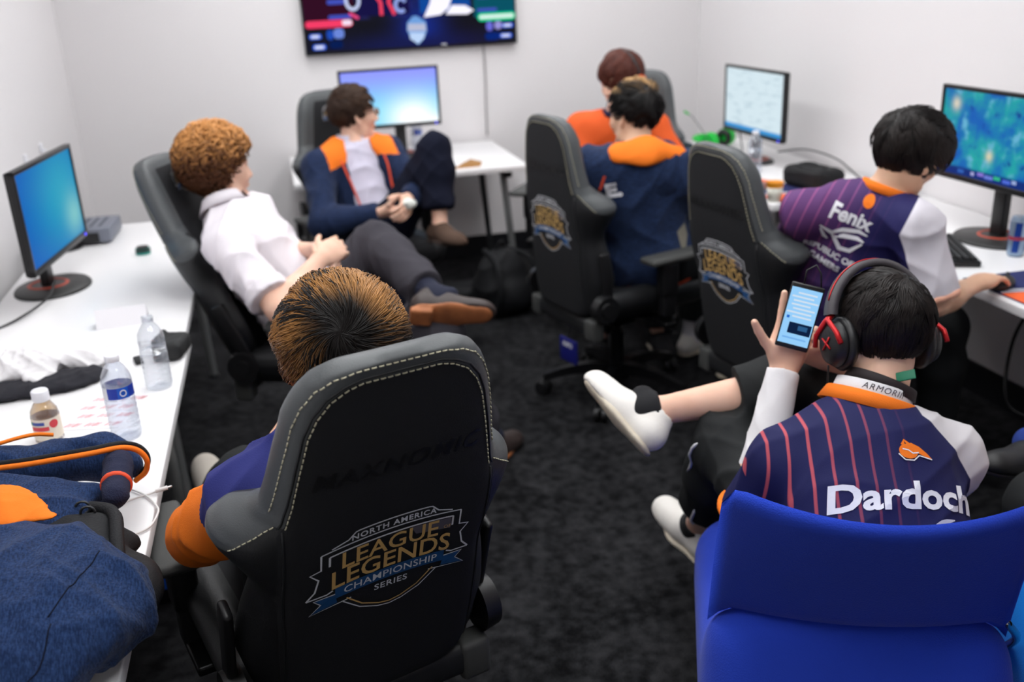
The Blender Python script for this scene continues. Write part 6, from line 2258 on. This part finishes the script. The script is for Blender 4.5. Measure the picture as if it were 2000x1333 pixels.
# phone
fw_ = unit(V3((.30, .10, .95)))
pn = unit(V3((-.42, -.88, .28)))                # direction the phone's screen faces
px_ = unit(np.cross(fw_, pn)); pu = np.cross(pn, px_)
pc = V3((1.075, 1.853, .985))
pc = V3((1.030, 1.776, .982))
t = tag(empty('phone', tuple(pc)), 'smartphone with a bright chat page held up in one hand', 'phone')
Mp = Matrix(np.stack([px_, pn, pu]).T.tolist())
MB().box((0, 0, 0), (.070, .008, .142), Mp, bev=.0035).build('phone_case', m_bezel, t)
sc = MB().box((0, 0, 0), (.064, .0006, .122), Mp).build('phone_screen', emit_mat('phone page', (150, 206, 250), 1.0), t)
sc.location = tuple(pn * .0043)
def pbox(x, z, w, h, c, st, dz=.0047):
    MB().box(tuple(px_ * x + pu * z + pn * dz), (w, .0004, h), Mp).build('page_block', emit_mat('page %s' % (c,), c, st), sc).location = tuple(-pn * .0043)
for k in range(7):
    pbox(-.004 if k % 2 else .004, .05 - .0085 * k, .040 + .006 * ((k * 7) % 3), .0035, (214, 230, 246), .95)
pbox(.006, -.026, .048, .024, (22, 44, 84), .6)
pbox(.012, -.024, .020, .010, (50, 100, 150), .8, .0050)
pbox(-.024, -.004, .006, .006, (40, 110, 210), .9)
pbox(0, -.048, .05, .0035, (120, 180, 240), .95)
MB().tube([Vector(pu * .07 + px_ * -.01), Vector(pu * .10 + px_ * -.012), Vector(pu * .115 + px_ * .004), Vector(pu * .10 + px_ * .018), Vector(pu * .06 + px_ * .03 - pn * .01)], .002, 6).build('headphone_plug', m_plastic, t)
# lanyard with green badge
ax = unit(pG.J['head'] - pG.J['neck'] - pG.H[1] * .03)
ln = collar_ring(pG, 'lanyard', mat('dark brown lanyard', (38, 30, 32), .7), .071, .088, .110, .003, .004, tilt=unit(ax + pG.T[0] * .12), off=(0, -.004, 0))
p = pG.J['neck'] + pG.T[0] * .040 - pG.T[1] * .066 + ax * .094 - pG.o
MB().box(tuple(p), (.038, .004, .020), Matrix(pG.T.T.tolist()) @ Matrix.Rotation(R(-40), 3, 'Z'), bev=.0018).build('green_badge', mat('green badge', (24, 116, 84), .5), ln)
# orange headphones of the far person become their own thing

# ------------------------------------------------------------------ person mostly outside the frame on the right: a crossed leg reaches in
pH = Person('person on the azure chair, crossed leg with blue sock and black shoe', J=dict(
    pelvis=(1.47, 1.09, .58), neck=(1.44, .98, 1.02), head=(1.46, 1.03, 1.17), look=(.2, .95, -.15), hup=(0, .1, 1),
    shR=(1.62, .93, .96), shL=(1.27, 1.04, .96), elR=(1.72, 1.10, .72), wrR=(1.62, 1.32, .70), elL=(1.22, 1.16, .70), wrL=(1.42, 1.34, .70),
    hipR=(1.56, 1.10, .56), hipL=(1.38, 1.16, .56), knR=(1.96, 1.48, .62), anR=(1.72, 1.80, .555), toR=(1.60, 1.76, .50), upR=(.25, .2, .9),
    knL=(1.55, 1.58, .54), anL=(1.60, 1.72, .088), toL=(1.65, 1.85, .08)), build=1.0, skin=m_skin)
pH.body({'R': ((-.3, .8, -.1), (-.3, -.1, -.8), (30, 30, 30, 30), (20, 10), 4), 'L': ((.4, .7, -.1), (.3, -.1, -.8), (30, 30, 30, 30), (20, 10), 4)}, vox=.011)
pH.cloth('shirt', pH.shirt_sdf(.016, (-.1, -.1)), .010, mat('black cotton shirt', (24, 24, 28), .85), fold=(.01, 16, 83))
pH.cloth('trousers', pH.trousers_sdf(.016, (.80, .9)), .009, m_black_tr, fold=(.009, 16, 84))
m_bshoe = mat('black leather shoe', (20, 20, 22), .5)
m_gsole = mat('grey rubber sole', (96, 92, 90), .7)
pH.shoe('R', m_bshoe, m_gsole, up=(.25, .2, .9), sock=(m_bluesock, .10))
pH.shoe('L', m_bshoe, m_gsole, up=(0, 0, 1), sock=(m_bluesock, .10))
hair(pH, 'hair', mh5, mh5, n=600, length=.06, width=.003, seed=30, line='short')
